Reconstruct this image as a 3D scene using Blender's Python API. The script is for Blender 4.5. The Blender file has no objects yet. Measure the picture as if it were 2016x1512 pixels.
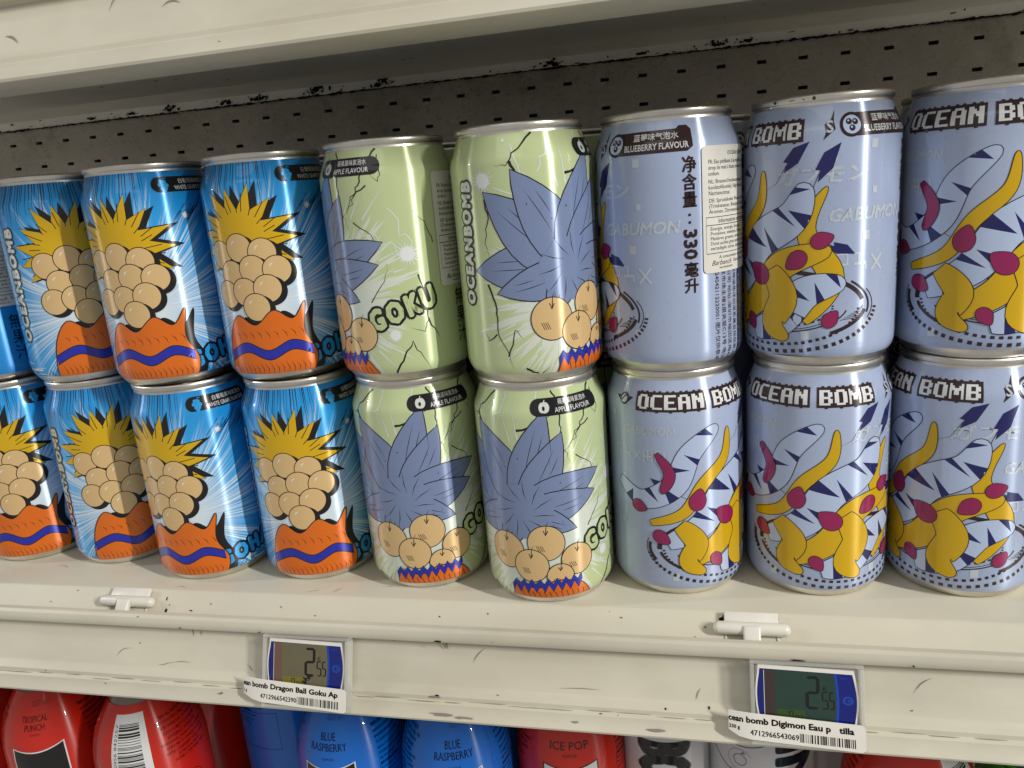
import bpy, bmesh, math, random
from mathutils import Vector, Matrix
from mathutils.geometry import tessellate_polygon
PI = math.pi
S = bpy.context.scene
COL = S.collection
# ---------------------------------------------------------------- camera
CAM = (0.0759457, -0.3422359, 0.2059464)
YAW, PITCH, ROLL, FOC = -0.2354367, -0.2534926, -0.0852569, 1537.64
d = Vector((math.sin(YAW)*math.cos(PITCH), math.cos(YAW)*math.cos(PITCH), math.sin(PITCH)))
r0 = d.cross(Vector((0, 0, 1))).normalized(); u0 = r0.cross(d)
cr, sr = math.cos(ROLL), math.sin(ROLL)
right = cr*r0 + sr*u0; down_up = -sr*r0 + cr*u0
cd = bpy.data.cameras.new('camera'); cam = bpy.data.objects.new('camera', cd); COL.objects.link(cam)
cam.matrix_world = Matrix(((right.x, down_up.x, -d.x, CAM[0]), (right.y, down_up.y, -d.y, CAM[1]), (right.z, down_up.z, -d.z, CAM[2]), (0, 0, 0, 1)))
cd.sensor_fit = 'HORIZONTAL'; cd.sensor_width = 36; cd.lens = FOC/2016*36
cd.clip_start = .01; cd.clip_end = 100
S.camera = cam
# ---------------------------------------------------------------- world, lamps, exposure
w = bpy.data.worlds.new('World'); S.world = w; w.use_nodes = True
w.node_tree.nodes['Background'].inputs[0].default_value = (1.0, .98, .93, 1)
w.node_tree.nodes['Background'].inputs[1].default_value = .37
def area(name, loc, target, sx, sy, power, col=(1, .95, .86)):
    l = bpy.data.lights.new(name, 'AREA'); l.shape = 'RECTANGLE'; l.size = sx; l.size_y = sy
    l.energy = power; l.color = col
    o = bpy.data.objects.new(name, l); COL.objects.link(o); o.location = loc
    dr = Vector(target) - Vector(loc)
    o.rotation_euler = dr.to_track_quat('-Z', 'Y').to_euler(); return o
# a ceiling tube off to the right, a weaker one to the left, and the broad glow of the aisle ceiling
area('key_tube_lamp', (2.30, -1.20, 1.30), (0, .03, .1), .035, .8, 80, (1, .97, .91))
area('left_tube_lamp', (-2.0, -.35, .95), (0, .03, .1), .03, .8, 12, (.96, .97, 1))
area('aisle_ceiling_lamp', (-.3, -1.9, 1.9), (0, .0, .1), 1.8, .6, 5, (1, .97, .92))
S.view_settings.view_transform = 'Standard'; S.view_settings.look = 'None'
S.view_settings.exposure = -.12; S.view_settings.gamma = 1; S.view_settings.use_curve_mapping = False

# ================================================================ materials
def lin(c):
    return tuple(((x/255)/12.92 if x/255 <= .04045 else ((x/255+.055)/1.055)**2.4) for x in c)
MATS = {}
def base_mat(name):
    m = bpy.data.materials.new(name); m.use_nodes = True
    nt = m.node_tree; return m, nt, nt.nodes['Principled BSDF']
def node(nt, t, **k):
    n = nt.nodes.new(t)
    for a, b in k.items(): setattr(n, a, b)
    return n
def ramp(nt, fac, stops):
    r = node(nt, 'ShaderNodeValToRGB'); e = r.color_ramp.elements
    while len(e) > 1: e.remove(e[-1])
    e[0].position = stops[0][0]; e[0].color = stops[0][1]
    for p_, c_ in stops[1:]:
        q = e.new(p_); q.color = c_
    nt.links.new(fac, r.inputs[0]); return r.outputs[0]
def c4(c): return (c[0], c[1], c[2], 1)
def mixc(nt, fac, a, b, mode='MIX'):
    n = node(nt, 'ShaderNodeMix', data_type='RGBA', blend_type=mode)
    if isinstance(fac, (int, float)): n.inputs[0].default_value = fac
    else: nt.links.new(fac, n.inputs[0])
    for i, v in ((6, a), (7, b)):
        if isinstance(v, tuple): n.inputs[i].default_value = c4(v)
        else: nt.links.new(v, n.inputs[i])
    return n.outputs[2]
def maprange(nt, v, a, b, c=0, d_=1):
    n = node(nt, 'ShaderNodeMapRange'); n.clamp = True
    nt.links.new(v, n.inputs[0])
    for i, x in zip((1, 2, 3, 4), (a, b, c, d_)): n.inputs[i].default_value = x
    return n.outputs[0]
def noise(nt, scale, detail=3, vec=None, rough=.5, coord='Object', mapscale=None):
    n = node(nt, 'ShaderNodeTexNoise'); n.inputs['Scale'].default_value = scale
    n.inputs['Detail'].default_value = detail; n.inputs['Roughness'].default_value = rough
    if vec is None:
        tc = node(nt, 'ShaderNodeTexCoord'); vec = tc.outputs[coord]
    if mapscale:
        mp = node(nt, 'ShaderNodeMapping'); mp.inputs['Scale'].default_value = mapscale
        nt.links.new(vec, mp.inputs[0]); vec = mp.outputs[0]
    nt.links.new(vec, n.inputs['Vector']); return n.outputs[0]

def foil(nt, b, metallic=.16, rough=.31, coat=.5):
    """printed aluminium: ironing marks stretch the highlights up and down the wall"""
    b.inputs['Metallic'].default_value = metallic
    b.inputs['Roughness'].default_value = rough
    b.inputs['Anisotropic'].default_value = 1.0; b.inputs['Specular IOR Level'].default_value = .5
    b.inputs['Anisotropic Rotation'].default_value = .25
    t = node(nt, 'ShaderNodeTangent', direction_type='RADIAL', axis='Z')
    nt.links.new(t.outputs[0], b.inputs['Tangent'])
    b.inputs['Coat Weight'].default_value = coat
    b.inputs['Coat Roughness'].default_value = .045
def ink(name, rgb, **k):
    if name in MATS: return MATS[name]
    m, nt, b = base_mat(name)
    c = lin(rgb)
    n = noise(nt, 900, 2)
    cc = mixc(nt, maprange(nt, n, .3, .7, 0, .10), c, tuple(x*.72 for x in c))
    nt.links.new(cc, b.inputs['Base Color'])
    foil(nt, b, **k); MATS[name] = m; return m
def flat(name, rgb, rough=.5, spec=.4, metallic=0, bump=0, var=.1, nscale=60):
    if name in MATS: return MATS[name]
    m, nt, b = base_mat(name); c = lin(rgb)
    n = noise(nt, nscale, 4)
    cc = mixc(nt, maprange(nt, n, .35, .7, 0, 1), c, tuple(x*(1-var) for x in c))
    nt.links.new(cc, b.inputs['Base Color'])
    b.inputs['Roughness'].default_value = rough; b.inputs['Specular IOR Level'].default_value = spec
    b.inputs['Metallic'].default_value = metallic
    if bump:
        bp = node(nt, 'ShaderNodeBump'); bp.inputs['Strength'].default_value = bump; bp.inputs['Distance'].default_value = .0004
        nt.links.new(n, bp.inputs['Height']); nt.links.new(bp.outputs[0], b.inputs['Normal'])
    MATS[name] = m; return m
BLACK = ink('ink_black', (14, 13, 16), metallic=.1)
BROWN = ink('ink_brown', (46, 24, 30), metallic=.1)
WHITE = ink('ink_white', (226, 228, 230), metallic=.12)
YELL = ink('ink_yellow', (214, 172, 4))
ORAN = ink('ink_orange', (222, 108, 14))
TAN = ink('ink_tan', (218, 184, 130))
ROYAL = ink('ink_royal', (30, 42, 168))
SLATE = ink('ink_slate', (122, 138, 176))
GREEN = ink('ink_green', (188, 208, 142))
PALEG = ink('ink_pale', (214, 224, 214))
CYAN = ink('ink_cyan', (40, 158, 226))
PALEL = ink('ink_pale_lilac', (186, 202, 234))
FAINT = ink('ink_faint', (194, 204, 216))
CREAMI = ink('ink_cream', (212, 218, 212))
NAVY = ink('ink_navy', (26, 28, 96))
MAG = ink('ink_magenta', (150, 28, 88))
RED = ink('ink_red', (196, 34, 34))

def burst_mat():
    """cyan can wall: a white blast with pale rays fading into cyan"""
    m, nt, b = base_mat('print_cyan_rays')
    tc = node(nt, 'ShaderNodeTexCoord')
    sub = node(nt, 'ShaderNodeVectorMath', operation='SUBTRACT'); nt.links.new(tc.outputs['UV'], sub.inputs[0]); sub.inputs[1].default_value = (.02, .42, 0)
    ln = node(nt, 'ShaderNodeVectorMath', operation='LENGTH'); nt.links.new(sub.outputs[0], ln.inputs[0])
    nm = node(nt, 'ShaderNodeVectorMath', operation='NORMALIZE'); nt.links.new(sub.outputs[0], nm.inputs[0])
    n1 = noise(nt, 44, 2, nm.outputs[0], .75)
    n2 = noise(nt, 9, 2, nm.outputs[0], .6)
    st = maprange(nt, n1, .46, .56)
    reach = maprange(nt, n2, .3, .7, .28, .66)
    cmp_ = node(nt, 'ShaderNodeMath', operation='SUBTRACT'); nt.links.new(reach, cmp_.inputs[0]); nt.links.new(ln.outputs['Value'], cmp_.inputs[1])
    near = maprange(nt, cmp_.outputs[0], -.10, .16)
    mul = node(nt, 'ShaderNodeMath', operation='MULTIPLY'); nt.links.new(near, mul.inputs[0]); nt.links.new(st, mul.inputs[1])
    glow = maprange(nt, ln.outputs['Value'], .10, .38, 1, 0)
    mx = node(nt, 'ShaderNodeMath', operation='MAXIMUM'); nt.links.new(mul.outputs[0], mx.inputs[0]); nt.links.new(glow, mx.inputs[1])
    far = maprange(nt, ln.outputs['Value'], .45, .95)
    bg = mixc(nt, far, lin((40, 160, 230)), lin((8, 120, 200)))
    cc = mixc(nt, mx.outputs[0], bg, lin((222, 232, 238)))
    nt.links.new(cc, b.inputs['Base Color']); foil(nt, b); return m
def lilac_mat():
    m, nt, b = base_mat('print_lilac')
    n = noise(nt, 14, 4); n2 = noise(nt, 500, 2)
    cc = mixc(nt, maprange(nt, n, .35, .7), lin((174, 188, 218)), lin((160, 175, 208)))
    cc = mixc(nt, maprange(nt, n2, .62, .72, 0, .12), cc, lin((110, 120, 150)))
    nt.links.new(cc, b.inputs['Base Color']); foil(nt, b); return m
def green_mat():
    m, nt, b = base_mat('print_green')
    tc = node(nt, 'ShaderNodeTexCoord')
    sub = node(nt, 'ShaderNodeVectorMath', operation='SUBTRACT'); nt.links.new(tc.outputs['UV'], sub.inputs[0]); sub.inputs[1].default_value = (.0, .40, 0)
    ln = node(nt, 'ShaderNodeVectorMath', operation='LENGTH'); nt.links.new(sub.outputs[0], ln.inputs[0])
    nm = node(nt, 'ShaderNodeVectorMath', operation='NORMALIZE'); nt.links.new(sub.outputs[0], nm.inputs[0])
    n1 = noise(nt, 16, 2, nm.outputs[0], .7)
    reach = maprange(nt, n1, .35, .7, .2, .56)
    cmp_ = node(nt, 'ShaderNodeMath', operation='SUBTRACT'); nt.links.new(reach, cmp_.inputs[0]); nt.links.new(ln.outputs['Value'], cmp_.inputs[1])
    near = maprange(nt, cmp_.outputs[0], -.01, .02)
    cc = mixc(nt, near, lin((192, 206, 156)), lin((216, 222, 210)))
    nt.links.new(cc, b.inputs['Base Color']); foil(nt, b); return m
BURST, PLILAC, PGREEN = burst_mat(), lilac_mat(), green_mat()

def alu_mat():
    m, nt, b = base_mat('bare_aluminium')
    n = noise(nt, 40, 4); cc = mixc(nt, maprange(nt, n, .4, .75), lin((232, 228, 220)), lin((190, 182, 170)))
    nt.links.new(cc, b.inputs['Base Color'])
    b.inputs['Metallic'].default_value = 1
    nr = noise(nt, 120, 3); nt.links.new(maprange(nt, nr, .3, .7, .26, .42), b.inputs['Roughness'])
    return m
ALU = alu_mat()

def cream_mat(name, rgb, dirt=.5, rough=.38, scratch=True, warm=(150, 128, 96)):
    """painted steel with grime, scuffs and chips"""
    m, nt, b = base_mat(name)
    base = lin(rgb)
    n = noise(nt, 7, 5, rough=.6, mapscale=(1, 2.5, 2.5))
    cc = mixc(nt, maprange(nt, n, .42, .75, 0, dirt), base, tuple(x*.74 for x in base))
    n4 = noise(nt, 3, 4, rough=.7)
    cc = mixc(nt, maprange(nt, n4, .5, .8, 0, dirt*.45), cc, lin(warm))
    if scratch:
        n2 = noise(nt, 60, 5, rough=.65, mapscale=(.12, 1, 1.6))
        cc = mixc(nt, maprange(nt, n2, .66, .72, 0, .35), cc, lin((128, 118, 100)))
        n3 = noise(nt, 210, 2, mapscale=(.8, 1, 1))
        cc = mixc(nt, maprange(nt, n3, .765, .79, 0, .8), cc, lin((66, 56, 46)))
    nt.links.new(cc, b.inputs['Base Color'])
    nr = noise(nt, 30, 4)
    nt.links.new(maprange(nt, nr, .3, .7, rough-.07, rough+.12), b.inputs['Roughness'])
    bp = node(nt, 'ShaderNodeBump'); bp.inputs['Strength'].default_value = .12; bp.inputs['Distance'].default_value = .0006
    nt.links.new(noise(nt, 90, 4), bp.inputs['Height']); nt.links.new(bp.outputs[0], b.inputs['Normal'])
    return m
CREAM = cream_mat('cream_painted_steel', (210, 205, 187))
RAILM = cream_mat('cream_rail_paint', (208, 203, 185), .85)
UNDER_LIT = cream_mat('shelf_underside_bounce_lit', (228, 225, 216), .5, .42)  # shelf cream lightened: bounced light under the shelf is put into the colour
def panel_mat():
    m, nt, b = base_mat('back_panel_paint')
    n = noise(nt, 8, 5, rough=.65); cc = mixc(nt, maprange(nt, n, .35, .7), lin((182, 176, 165)), lin((150, 144, 134)))
    n2 = noise(nt, 26, 5, rough=.7); cc = mixc(nt, maprange(nt, n2, .55, .78, 0, .6), cc, lin((78, 62, 50)))
    nt.links.new(cc, b.inputs['Base Color']); b.inputs['Metallic'].default_value = .4
    nr = noise(nt, 140, 5, rough=.75); nt.links.new(maprange(nt, nr, .3, .7, .2, .42), b.inputs['Roughness'])
    bp = node(nt, 'ShaderNodeBump'); bp.inputs['Strength'].default_value = .25; bp.inputs['Distance'].default_value = .0006
    nt.links.new(noise(nt, 160, 4), bp.inputs['Height']); nt.links.new(bp.outputs[0], b.inputs['Normal'])
    return m
PANEL = panel_mat()
HOLE_SHADE = flat('hole_shade', (22, 20, 20), .8)
RUST = flat('rust_and_grime', (30, 22, 18), .85, .2, var=.5, nscale=400)
SCUFF = flat('scuff_mark', (150, 140, 122), .6, .2, var=.3, nscale=300)
CHIP = flat('bare_chip', (148, 140, 132), .4, .5, var=.3, nscale=300)
PLASTIC = flat('white_clip_plastic', (226, 224, 214), .32, .5, var=.08, nscale=90)
PAPER = flat('paper', (226, 223, 214), .55, .3, var=.05)
PRINT = flat('printed_black', (22, 20, 22), .5, .3)
STICK = flat('sticker_paper', (214, 212, 204), .5, .35, var=.08, nscale=80)

# ================================================================ mesh helpers
def link(name, me, parent=None, loc=(0, 0, 0)):
    o = bpy.data.objects.new(name, me); COL.objects.link(o); o.location = loc
    if parent: o.parent = parent
    return o
def empty(name, loc=(0, 0, 0), rz=0):
    o = bpy.data.objects.new(name, None); COL.objects.link(o); o.location = loc; o.rotation_euler = (0, 0, rz)
    o.empty_display_size = .02; return o
def tag(o, label=None, cat=None, group=None, kind=None):
    for k, v in (('label', label), ('category', cat), ('group', group), ('kind', kind)):
        if v: o[k] = v
    return o
def frombm(name, bm, mats, parent=None, smooth=True, loc=(0, 0, 0), sharp=None):
    me = bpy.data.meshes.new(name); bm.to_mesh(me); bm.free()
    for m in (mats if isinstance(mats, (list, tuple)) else [mats]): me.materials.append(m)
    if smooth:
        for p_ in me.polygons: p_.use_smooth = True
        if sharp: me.set_sharp_from_angle(angle=sharp)
    return link(name, me, parent, loc)
def bevel(bm, w_, seg=2, ang=.6):
    es = [e for e in bm.edges if len(e.link_faces) == 2 and e.calc_face_angle(0) > ang]
    if es: bmesh.ops.bevel(bm, geom=es, offset=w_, segments=seg, affect='EDGES', profile=.5, clamp_overlap=True)
def box(bm, c, s, mi=0):
    g = bmesh.ops.create_cube(bm, size=1, matrix=Matrix.Translation(c) @ Matrix.Diagonal((*s, 1)))
    for f in {f for v in g['verts'] for f in v.link_faces}: f.material_index = mi
    return g['verts']
def extrude_x(pts, x0, x1, mi=0, bm=None, close=False, nx=1):
    """a profile in (y,z) swept along x"""
    bm = bm or bmesh.new()
    rows = [[bm.verts.new((x0+(x1-x0)*k/nx, y, z)) for y, z in pts] for k in range(nx+1)]
    n = len(pts)
    for a, b in zip(rows, rows[1:]):
        for i in range(n if close else n-1):
            j = (i+1) % n
            f = bm.faces.new((a[i], a[j], b[j], b[i])); f.material_index = mi
    if close:
        bm.faces.new(rows[0][::-1]); bm.faces.new(rows[-1])
    return bm
def revolve(pts, seg=96, mi=0, bm=None):
    """pts = (z,r) in metres, bottom to top"""
    bm = bm or bmesh.new(); rings = []
    for z, r in pts:
        if r < 1e-6: rings.append([bm.verts.new((0, 0, z))])
        else: rings.append([bm.verts.new((r*math.sin(2*PI*k/seg), -r*math.cos(2*PI*k/seg), z)) for k in range(seg)])
    for a, b in zip(rings, rings[1:]):
        for k in range(seg):
            j = (k+1) % seg
            vs = []
            for v in ((a[k], a[j], b[j], b[k]) if len(a) > 1 and len(b) > 1 else ((a[0], b[j], b[k]) if len(a) == 1 else (a[k], a[j], b[0]))):
                vs.append(v)
            f = bm.faces.new(vs); f.material_index = mi
    return bm

# ---------------------------------------------------------------- lettering -> flat triangles
_tc = {}
def glyphs(txt, bold=0.0, shear=0.0, spacing=1.0, line=1.0, align='LEFT'):
    key = (txt, bold, shear, spacing, line, align)
    if key in _tc: return _tc[key]
    cu = bpy.data.curves.new('lettering', 'FONT'); cu.body = txt; cu.size = 1; cu.offset = bold; cu.shear = shear
    cu.resolution_u = 2; cu.space_character = spacing; cu.space_line = line; cu.align_x = align; cu.fill_mode = 'FRONT'
    ob = bpy.data.objects.new('lettering', cu); COL.objects.link(ob)
    me = bpy.data.meshes.new_from_object(ob)
    vs = [(v.co.x, v.co.y) for v in me.vertices]
    fs = [tuple(p_.vertices) for p_ in me.polygons]
    bpy.data.objects.remove(ob); bpy.data.meshes.remove(me); bpy.data.curves.remove(cu)
    if not vs: vs = [(0, 0), (1, 0), (0, 1)]; fs = []
    x0 = min(v[0] for v in vs); x1 = max(v[0] for v in vs); y0 = min(v[1] for v in vs); y1 = max(v[1] for v in vs)
    _tc[key] = (vs, fs, (x0, y0, x1, y1)); return _tc[key]

class Art:
    """flat artwork in millimetres, later laid on a surface; layer = height above it"""
    def __init__(s):
        s.v = []; s.f = []; s.m = []; s.mats = []
    def mi(s, m):
        if m not in s.mats: s.mats.append(m)
        return s.mats.index(m)
    def add(s, vs, fs, m, layer):
        o = len(s.v); s.v += [(x, y, layer) for x, y in vs]; k = s.mi(m)
        for f in fs: s.f.append(tuple(i+o for i in f)); s.m.append(k)
    def poly(s, pts, m, layer=1):
        t = tessellate_polygon([[Vector((x, y, 0)) for x, y in pts]])
        s.add(pts, t, m, layer)
    def stroke(s, pts, w_, m, layer=2, closed=False, taper=False):
        n = len(pts); L = []; Rr = []
        for i in range(n):
            if closed: a, b = pts[i-1], pts[(i+1) % n]
            else: a, b = pts[max(0, i-1)], pts[min(n-1, i+1)]
            dx, dy = b[0]-a[0], b[1]-a[1]; l = math.hypot(dx, dy) or 1
            ww = w_/2
            if taper == 2: ww *= max(.08, 1-i/(n-1))
            elif taper: ww *= max(.08, math.sin(PI*i/(n-1))) if n > 2 else 1
            nx, ny = -dy/l*ww, dx/l*ww
            L.append((pts[i][0]+nx, pts[i][1]+ny)); Rr.append((pts[i][0]-nx, pts[i][1]-ny))
        fs = [(i, i+n, (i+1) % n+n, (i+1) % n) for i in range(n if closed else n-1)]
        s.add(L+Rr, fs, m, layer)
    def shape(s, pts, fill, line=None, w_=.5, layer=1):
        s.poly(pts, fill, layer)
        if line: s.stroke(pts, w_, line, layer+.3, True)
    def rect(s, x0, y0, x1, y1, m, layer=1): s.add([(x0, y0), (x1, y0), (x1, y1), (x0, y1)], [(0, 1, 2, 3)], m, layer)
    def circle(s, x, y, r, m, layer=1, ry=None, n=28):
        s.poly([(x+r*math.cos(2*PI*k/n), y+(ry or r)*math.sin(2*PI*k/n)) for k in range(n)], m, layer)
    def text(s, txt, x, y, m, w_=None, h=None, rot=0, layer=3, bold=0, shear=0, anchor='l', spacing=1, line=1, align='LEFT', outline=None, ow=.8, fat=0):
        """fits the lettering's own box to w_ and/or h millimetres"""
        vs, fs, (x0, y0, x1, y1) = glyphs(txt, bold, shear, spacing, line, align)
        W, H = x1-x0, y1-y0
        sx = w_/W if w_ else h/H; sy = h/H if h else sx
        c, sn = math.cos(rot), math.sin(rot)
        ox = {'l': 0, 'c': -.5, 'r': -1}[anchor]
        def put(vv): return [(x+(a*c-b*sn), y+(a*sn+b*c)) for a, b in (((p_[0]-x0)*sx+ox*W*sx, (p_[1]-y0)*sy-H*sy*.5) for p_ in vv)]
        def spread(rad, mat, lay_):
            P_ = put(vs)
            for k in range(12):
                t = 2*PI*k/12; s.add([(a+rad*math.cos(t), b+rad*math.sin(t)) for a, b in P_], fs, mat, lay_)
            s.add(P_, fs, mat, lay_)
        if fat: spread(fat, m, layer)
        else: s.add(put(vs), fs, m, layer)
        if outline: spread(fat+ow, outline, layer-1.1)
    def bmesh2d(s):
        bm = bmesh.new(); vs = [bm.verts.new(v) for v in s.v]
        for f, k in zip(s.f, s.m):
            if len(set(f)) < 3: continue
            try: g = bm.faces.new([vs[i] for i in f]); g.material_index = k
            except ValueError: pass
        return bm

def spline(pts, n=6, closed=False):
    out = []; N = len(pts)
    for i in range(N if closed else N-1):
        p = [pts[(i+k) % N] if closed else pts[min(max(i+k, 0), N-1)] for k in (-1, 0, 1, 2)]
        for j in range(n):
            t = j/n
            out.append(tuple(.5*((2*p[1][a])+(-p[0][a]+p[2][a])*t+(2*p[0][a]-5*p[1][a]+4*p[2][a]-p[3][a])*t*t+(-p[0][a]+3*p[1][a]-3*p[2][a]+p[3][a])*t**3) for a in (0, 1)))
    if not closed: out.append(pts[-1])
    return out
def prof_r(prof, z):
    if z <= prof[0][0]: return prof[0][1]
    for (a, ra), (b, rb) in zip(prof, prof[1:]):
        if z <= b: return ra+(rb-ra)*(z-a)/max(b-a, 1e-9)
    return prof[-1][1]
def prof_n(prof, z):
    e = .6; dr = (prof_r(prof, z+e)-prof_r(prof, z-e))/(2*e); l = math.hypot(1, dr); return 1/l, -dr/l
def wrap(name, art, prof, zr, R, wallmat=None, parent=None, zcuts=(), lay=.035, base=.045, seg=128, step=1.5, wallz=None, uvs=True, dent=None):
    """lay artwork (mm) round a surface of revolution; prof = (z,r) in mm"""
    bm = art.bmesh2d() if art else bmesh.new()
    if bm.faces:
        smin = min(v.co.x for v in bm.verts); smax = max(v.co.x for v in bm.verts)
        def cut(co, no):
            bmesh.ops.bisect_plane(bm, geom=bm.verts[:]+bm.edges[:]+bm.faces[:], plane_co=co, plane_no=no, dist=1e-5)
        bmesh.ops.bisect_plane(bm, geom=bm.verts[:]+bm.edges[:]+bm.faces[:], plane_co=(0, zr[0], 0), plane_no=(0, -1, 0), clear_outer=True)
        bmesh.ops.bisect_plane(bm, geom=bm.verts[:]+bm.edges[:]+bm.faces[:], plane_co=(0, zr[1], 0), plane_no=(0, 1, 0), clear_outer=True)
        k = math.ceil(smin/step)
        while k*step < smax: cut((k*step, 0, 0), (1, 0, 0)); k += 1
        for z in zcuts: cut((0, z, 0), (0, 1, 0))
    verts = [(v.co.x, v.co.y, base+lay*v.co.z) for v in bm.verts]
    bm.verts.index_update()
    faces = [[v.index for v in f.verts] for f in bm.faces]; mis = [f.material_index for f in bm.faces]
    bm.free()
    mats = list(art.mats) if art else []
    if wallmat:
        mats.append(wallmat); wm = len(mats)-1; o = len(verts); zz = wallz
        for z in zz:
            for k in range(seg+1): verts.append(((k/seg-.5)*2*PI*R, z, 0))
        for i in range(len(zz)-1):
            for k in range(seg):
                a = o+i*(seg+1)+k; faces.append([a, a+1, a+seg+2, a+seg+1]); mis.append(wm)
    co = []; no = []
    for s_, z, off in verts:
        th = s_/R; r = prof_r(prof, z); nr, nz = prof_n(prof, z)
        if dent:
            e = .3; r = r+dent(s_, z)
            gz = (dent(s_, z+e)-dent(s_, z-e))/(2*e); gs = (dent(s_+e, z)-dent(s_-e, z))/(2*e)
            rr = r+off*nr; z2 = z+off*nz
            co.append((rr*math.sin(th)/1000, -rr*math.cos(th)/1000, z2/1000))
            v = Vector((nr*math.sin(th)-gs*math.cos(th), -nr*math.cos(th)-gs*math.sin(th), nz-gz)); v.normalize(); no.append(tuple(v)); continue
        rr = r+off*nr; z2 = z+off*nz
        co.append((rr*math.sin(th)/1000, -rr*math.cos(th)/1000, z2/1000))
        no.append((nr*math.sin(th), -nr*math.cos(th), nz))
    # face winding outwards
    fx = []
    for f in faces:
        ar = 0          # signed area in the flat artwork: positive faces outwards once wrapped
        for i in range(len(f)):
            p0, p1 = verts[f[i-1]], verts[f[i]]; ar += p0[0]*p1[1]-p1[0]*p0[1]
        fx.append(f if ar >= 0 else f[::-1])
    me = bpy.data.meshes.new(name); me.from_pydata(co, [], fx)
    for m in mats: me.materials.append(m)
    me.polygons.foreach_set('material_index', mis)
    me.polygons.foreach_set('use_smooth', [True]*len(fx))
    if uvs:
        uv = me.uv_layers.new(name='UVMap')
        li = [0]*len(me.loops); me.loops.foreach_get('vertex_index', li)
        flat_ = []
        for i in li: flat_ += [verts[i][0]/100, verts[i][1]/100]
        uv.data.foreach_set('uv', flat_)
    me.normals_split_custom_set_from_vertices([Vector(n).normalized() for n in no])
    return link(name, me, parent)

# ================================================================ shelves
X0, X1 = -.95, .75
def rail_profile(dz=0):
    p_ = [(-.0128, -.0118), (-.0150, -.0150), (-.0160, -.0130), (-.0162, -.0052), (-.0168, -.0036), (-.0182, -.0028), (-.0205, -.0030), (-.0220, -.0042), (-.0226, -.0060),
          (-.0226, -.0085), (-.0220, -.0098), (-.0200, -.0104), (-.0175, -.0108), (-.0165, -.0118), (-.0180, -.0160), (-.0243, -.0320), (-.0252, -.0332), (-.0276, -.0348), (-.0286, -.0356),
          (-.0288, -.0376), (-.0306, -.0388), (-.0312, -.0412), (-.0330, -.0434), (-.0341, -.0448), (-.0337, -.0460), (-.0326, -.0464), (0, -.0462), (.0005, -.0450), (.0005, -.0350)]
    return [(y, z+dz) for y, z in p_]
def deck_profile(dz=0, depth=.30):
    return [(depth, dz), (.0012, dz), (.0003, dz-.0003), (-.0006, dz-.0012), (-.0128, dz-.0118)]
def merge(bm, mat, part):
    '''marks belong to the painted surface they sit on'''
    me = part.data
    if mat.name not in [m.name for m in me.materials]: me.materials.append(mat)
    k = [m.name for m in me.materials].index(mat.name)
    for f in bm.faces: f.material_index = k; f.smooth = False
    b0 = bmesh.new(); b0.from_mesh(me)
    t = bpy.data.meshes.new('t'); bm.to_mesh(t); bm.free(); b0.from_mesh(t); bpy.data.meshes.remove(t)
    b0.to_mesh(me); b0.free(); return part
def part_of(root, name): return [c for c in root.children if c.name.split('.')[0] == name][0]
def marks(part, items, mat, parent):
    """small irregular flakes; items = (x, y, z, normal axis, length, width, angle)"""
    bm = bmesh.new(); rnd = random.Random(5)
    for x, y, z, ax, l, w_, a in items:
        pts = []
        for k in range(9):
            t = 2*PI*k/9; rr = .75+.5*rnd.random()
            u, v = l/2*math.cos(t)*rr, w_/2*math.sin(t)*rr
            u, v = u*math.cos(a)-v*math.sin(a), u*math.sin(a)+v*math.cos(a)
            pts.append((x+u, y+v, z) if ax == 'z' else (x+u, y, z+v))
        bm.faces.new([bm.verts.new(q) for q in pts])
    return merge(bm, mat, part_of(parent, part))
def make_shelf(dz, label):
    root = empty('shelf', (0, 0, dz)); tag(root, label, 'shelf')
    bm = extrude_x(deck_profile(), X0, X1, nx=24)
    bmesh.ops.recalc_face_normals(bm, faces=bm.faces[:])
    root_board = frombm('shelf_board', bm, CREAM, root, sharp=.5)
    bm = extrude_x(rail_profile(), X0, X1, nx=24); frombm('price_rail', bm, RAILM, root, sharp=.45)
    # the underside pan and its stiffening channel
    bm = extrude_x([(.0012, -0.0164), (.0012, -0.0174), (.2955, -0.0174), (.2962, -0.0244), (.2975, -0.0246), (.2975, -0.0164)], X0, X1, close=True)
    extrude_x([(.062, -0.0176), (.064, -0.0309), (.066, -0.0320), (.1420, -0.0320), (.1436, -0.0314), (.1448, -0.0302), (.147, -0.0176)], X0, X1, bm=bm, close=True)
    bmesh.ops.recalc_face_normals(bm, faces=bm.faces[:])
    frombm('shelf_underside', bm, UNDER_LIT, root, smooth=False)
    return root
low = make_shelf(0, 'cream painted shelf holding the two tiers of cans')
up = make_shelf(.3118, 'scuffed cream shelf above the cans, only its front rail and dark underside seen')
bot = make_shelf(-.277, 'cream shelf below carrying the sports drink bottles')
rnd = random.Random(11)
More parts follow.
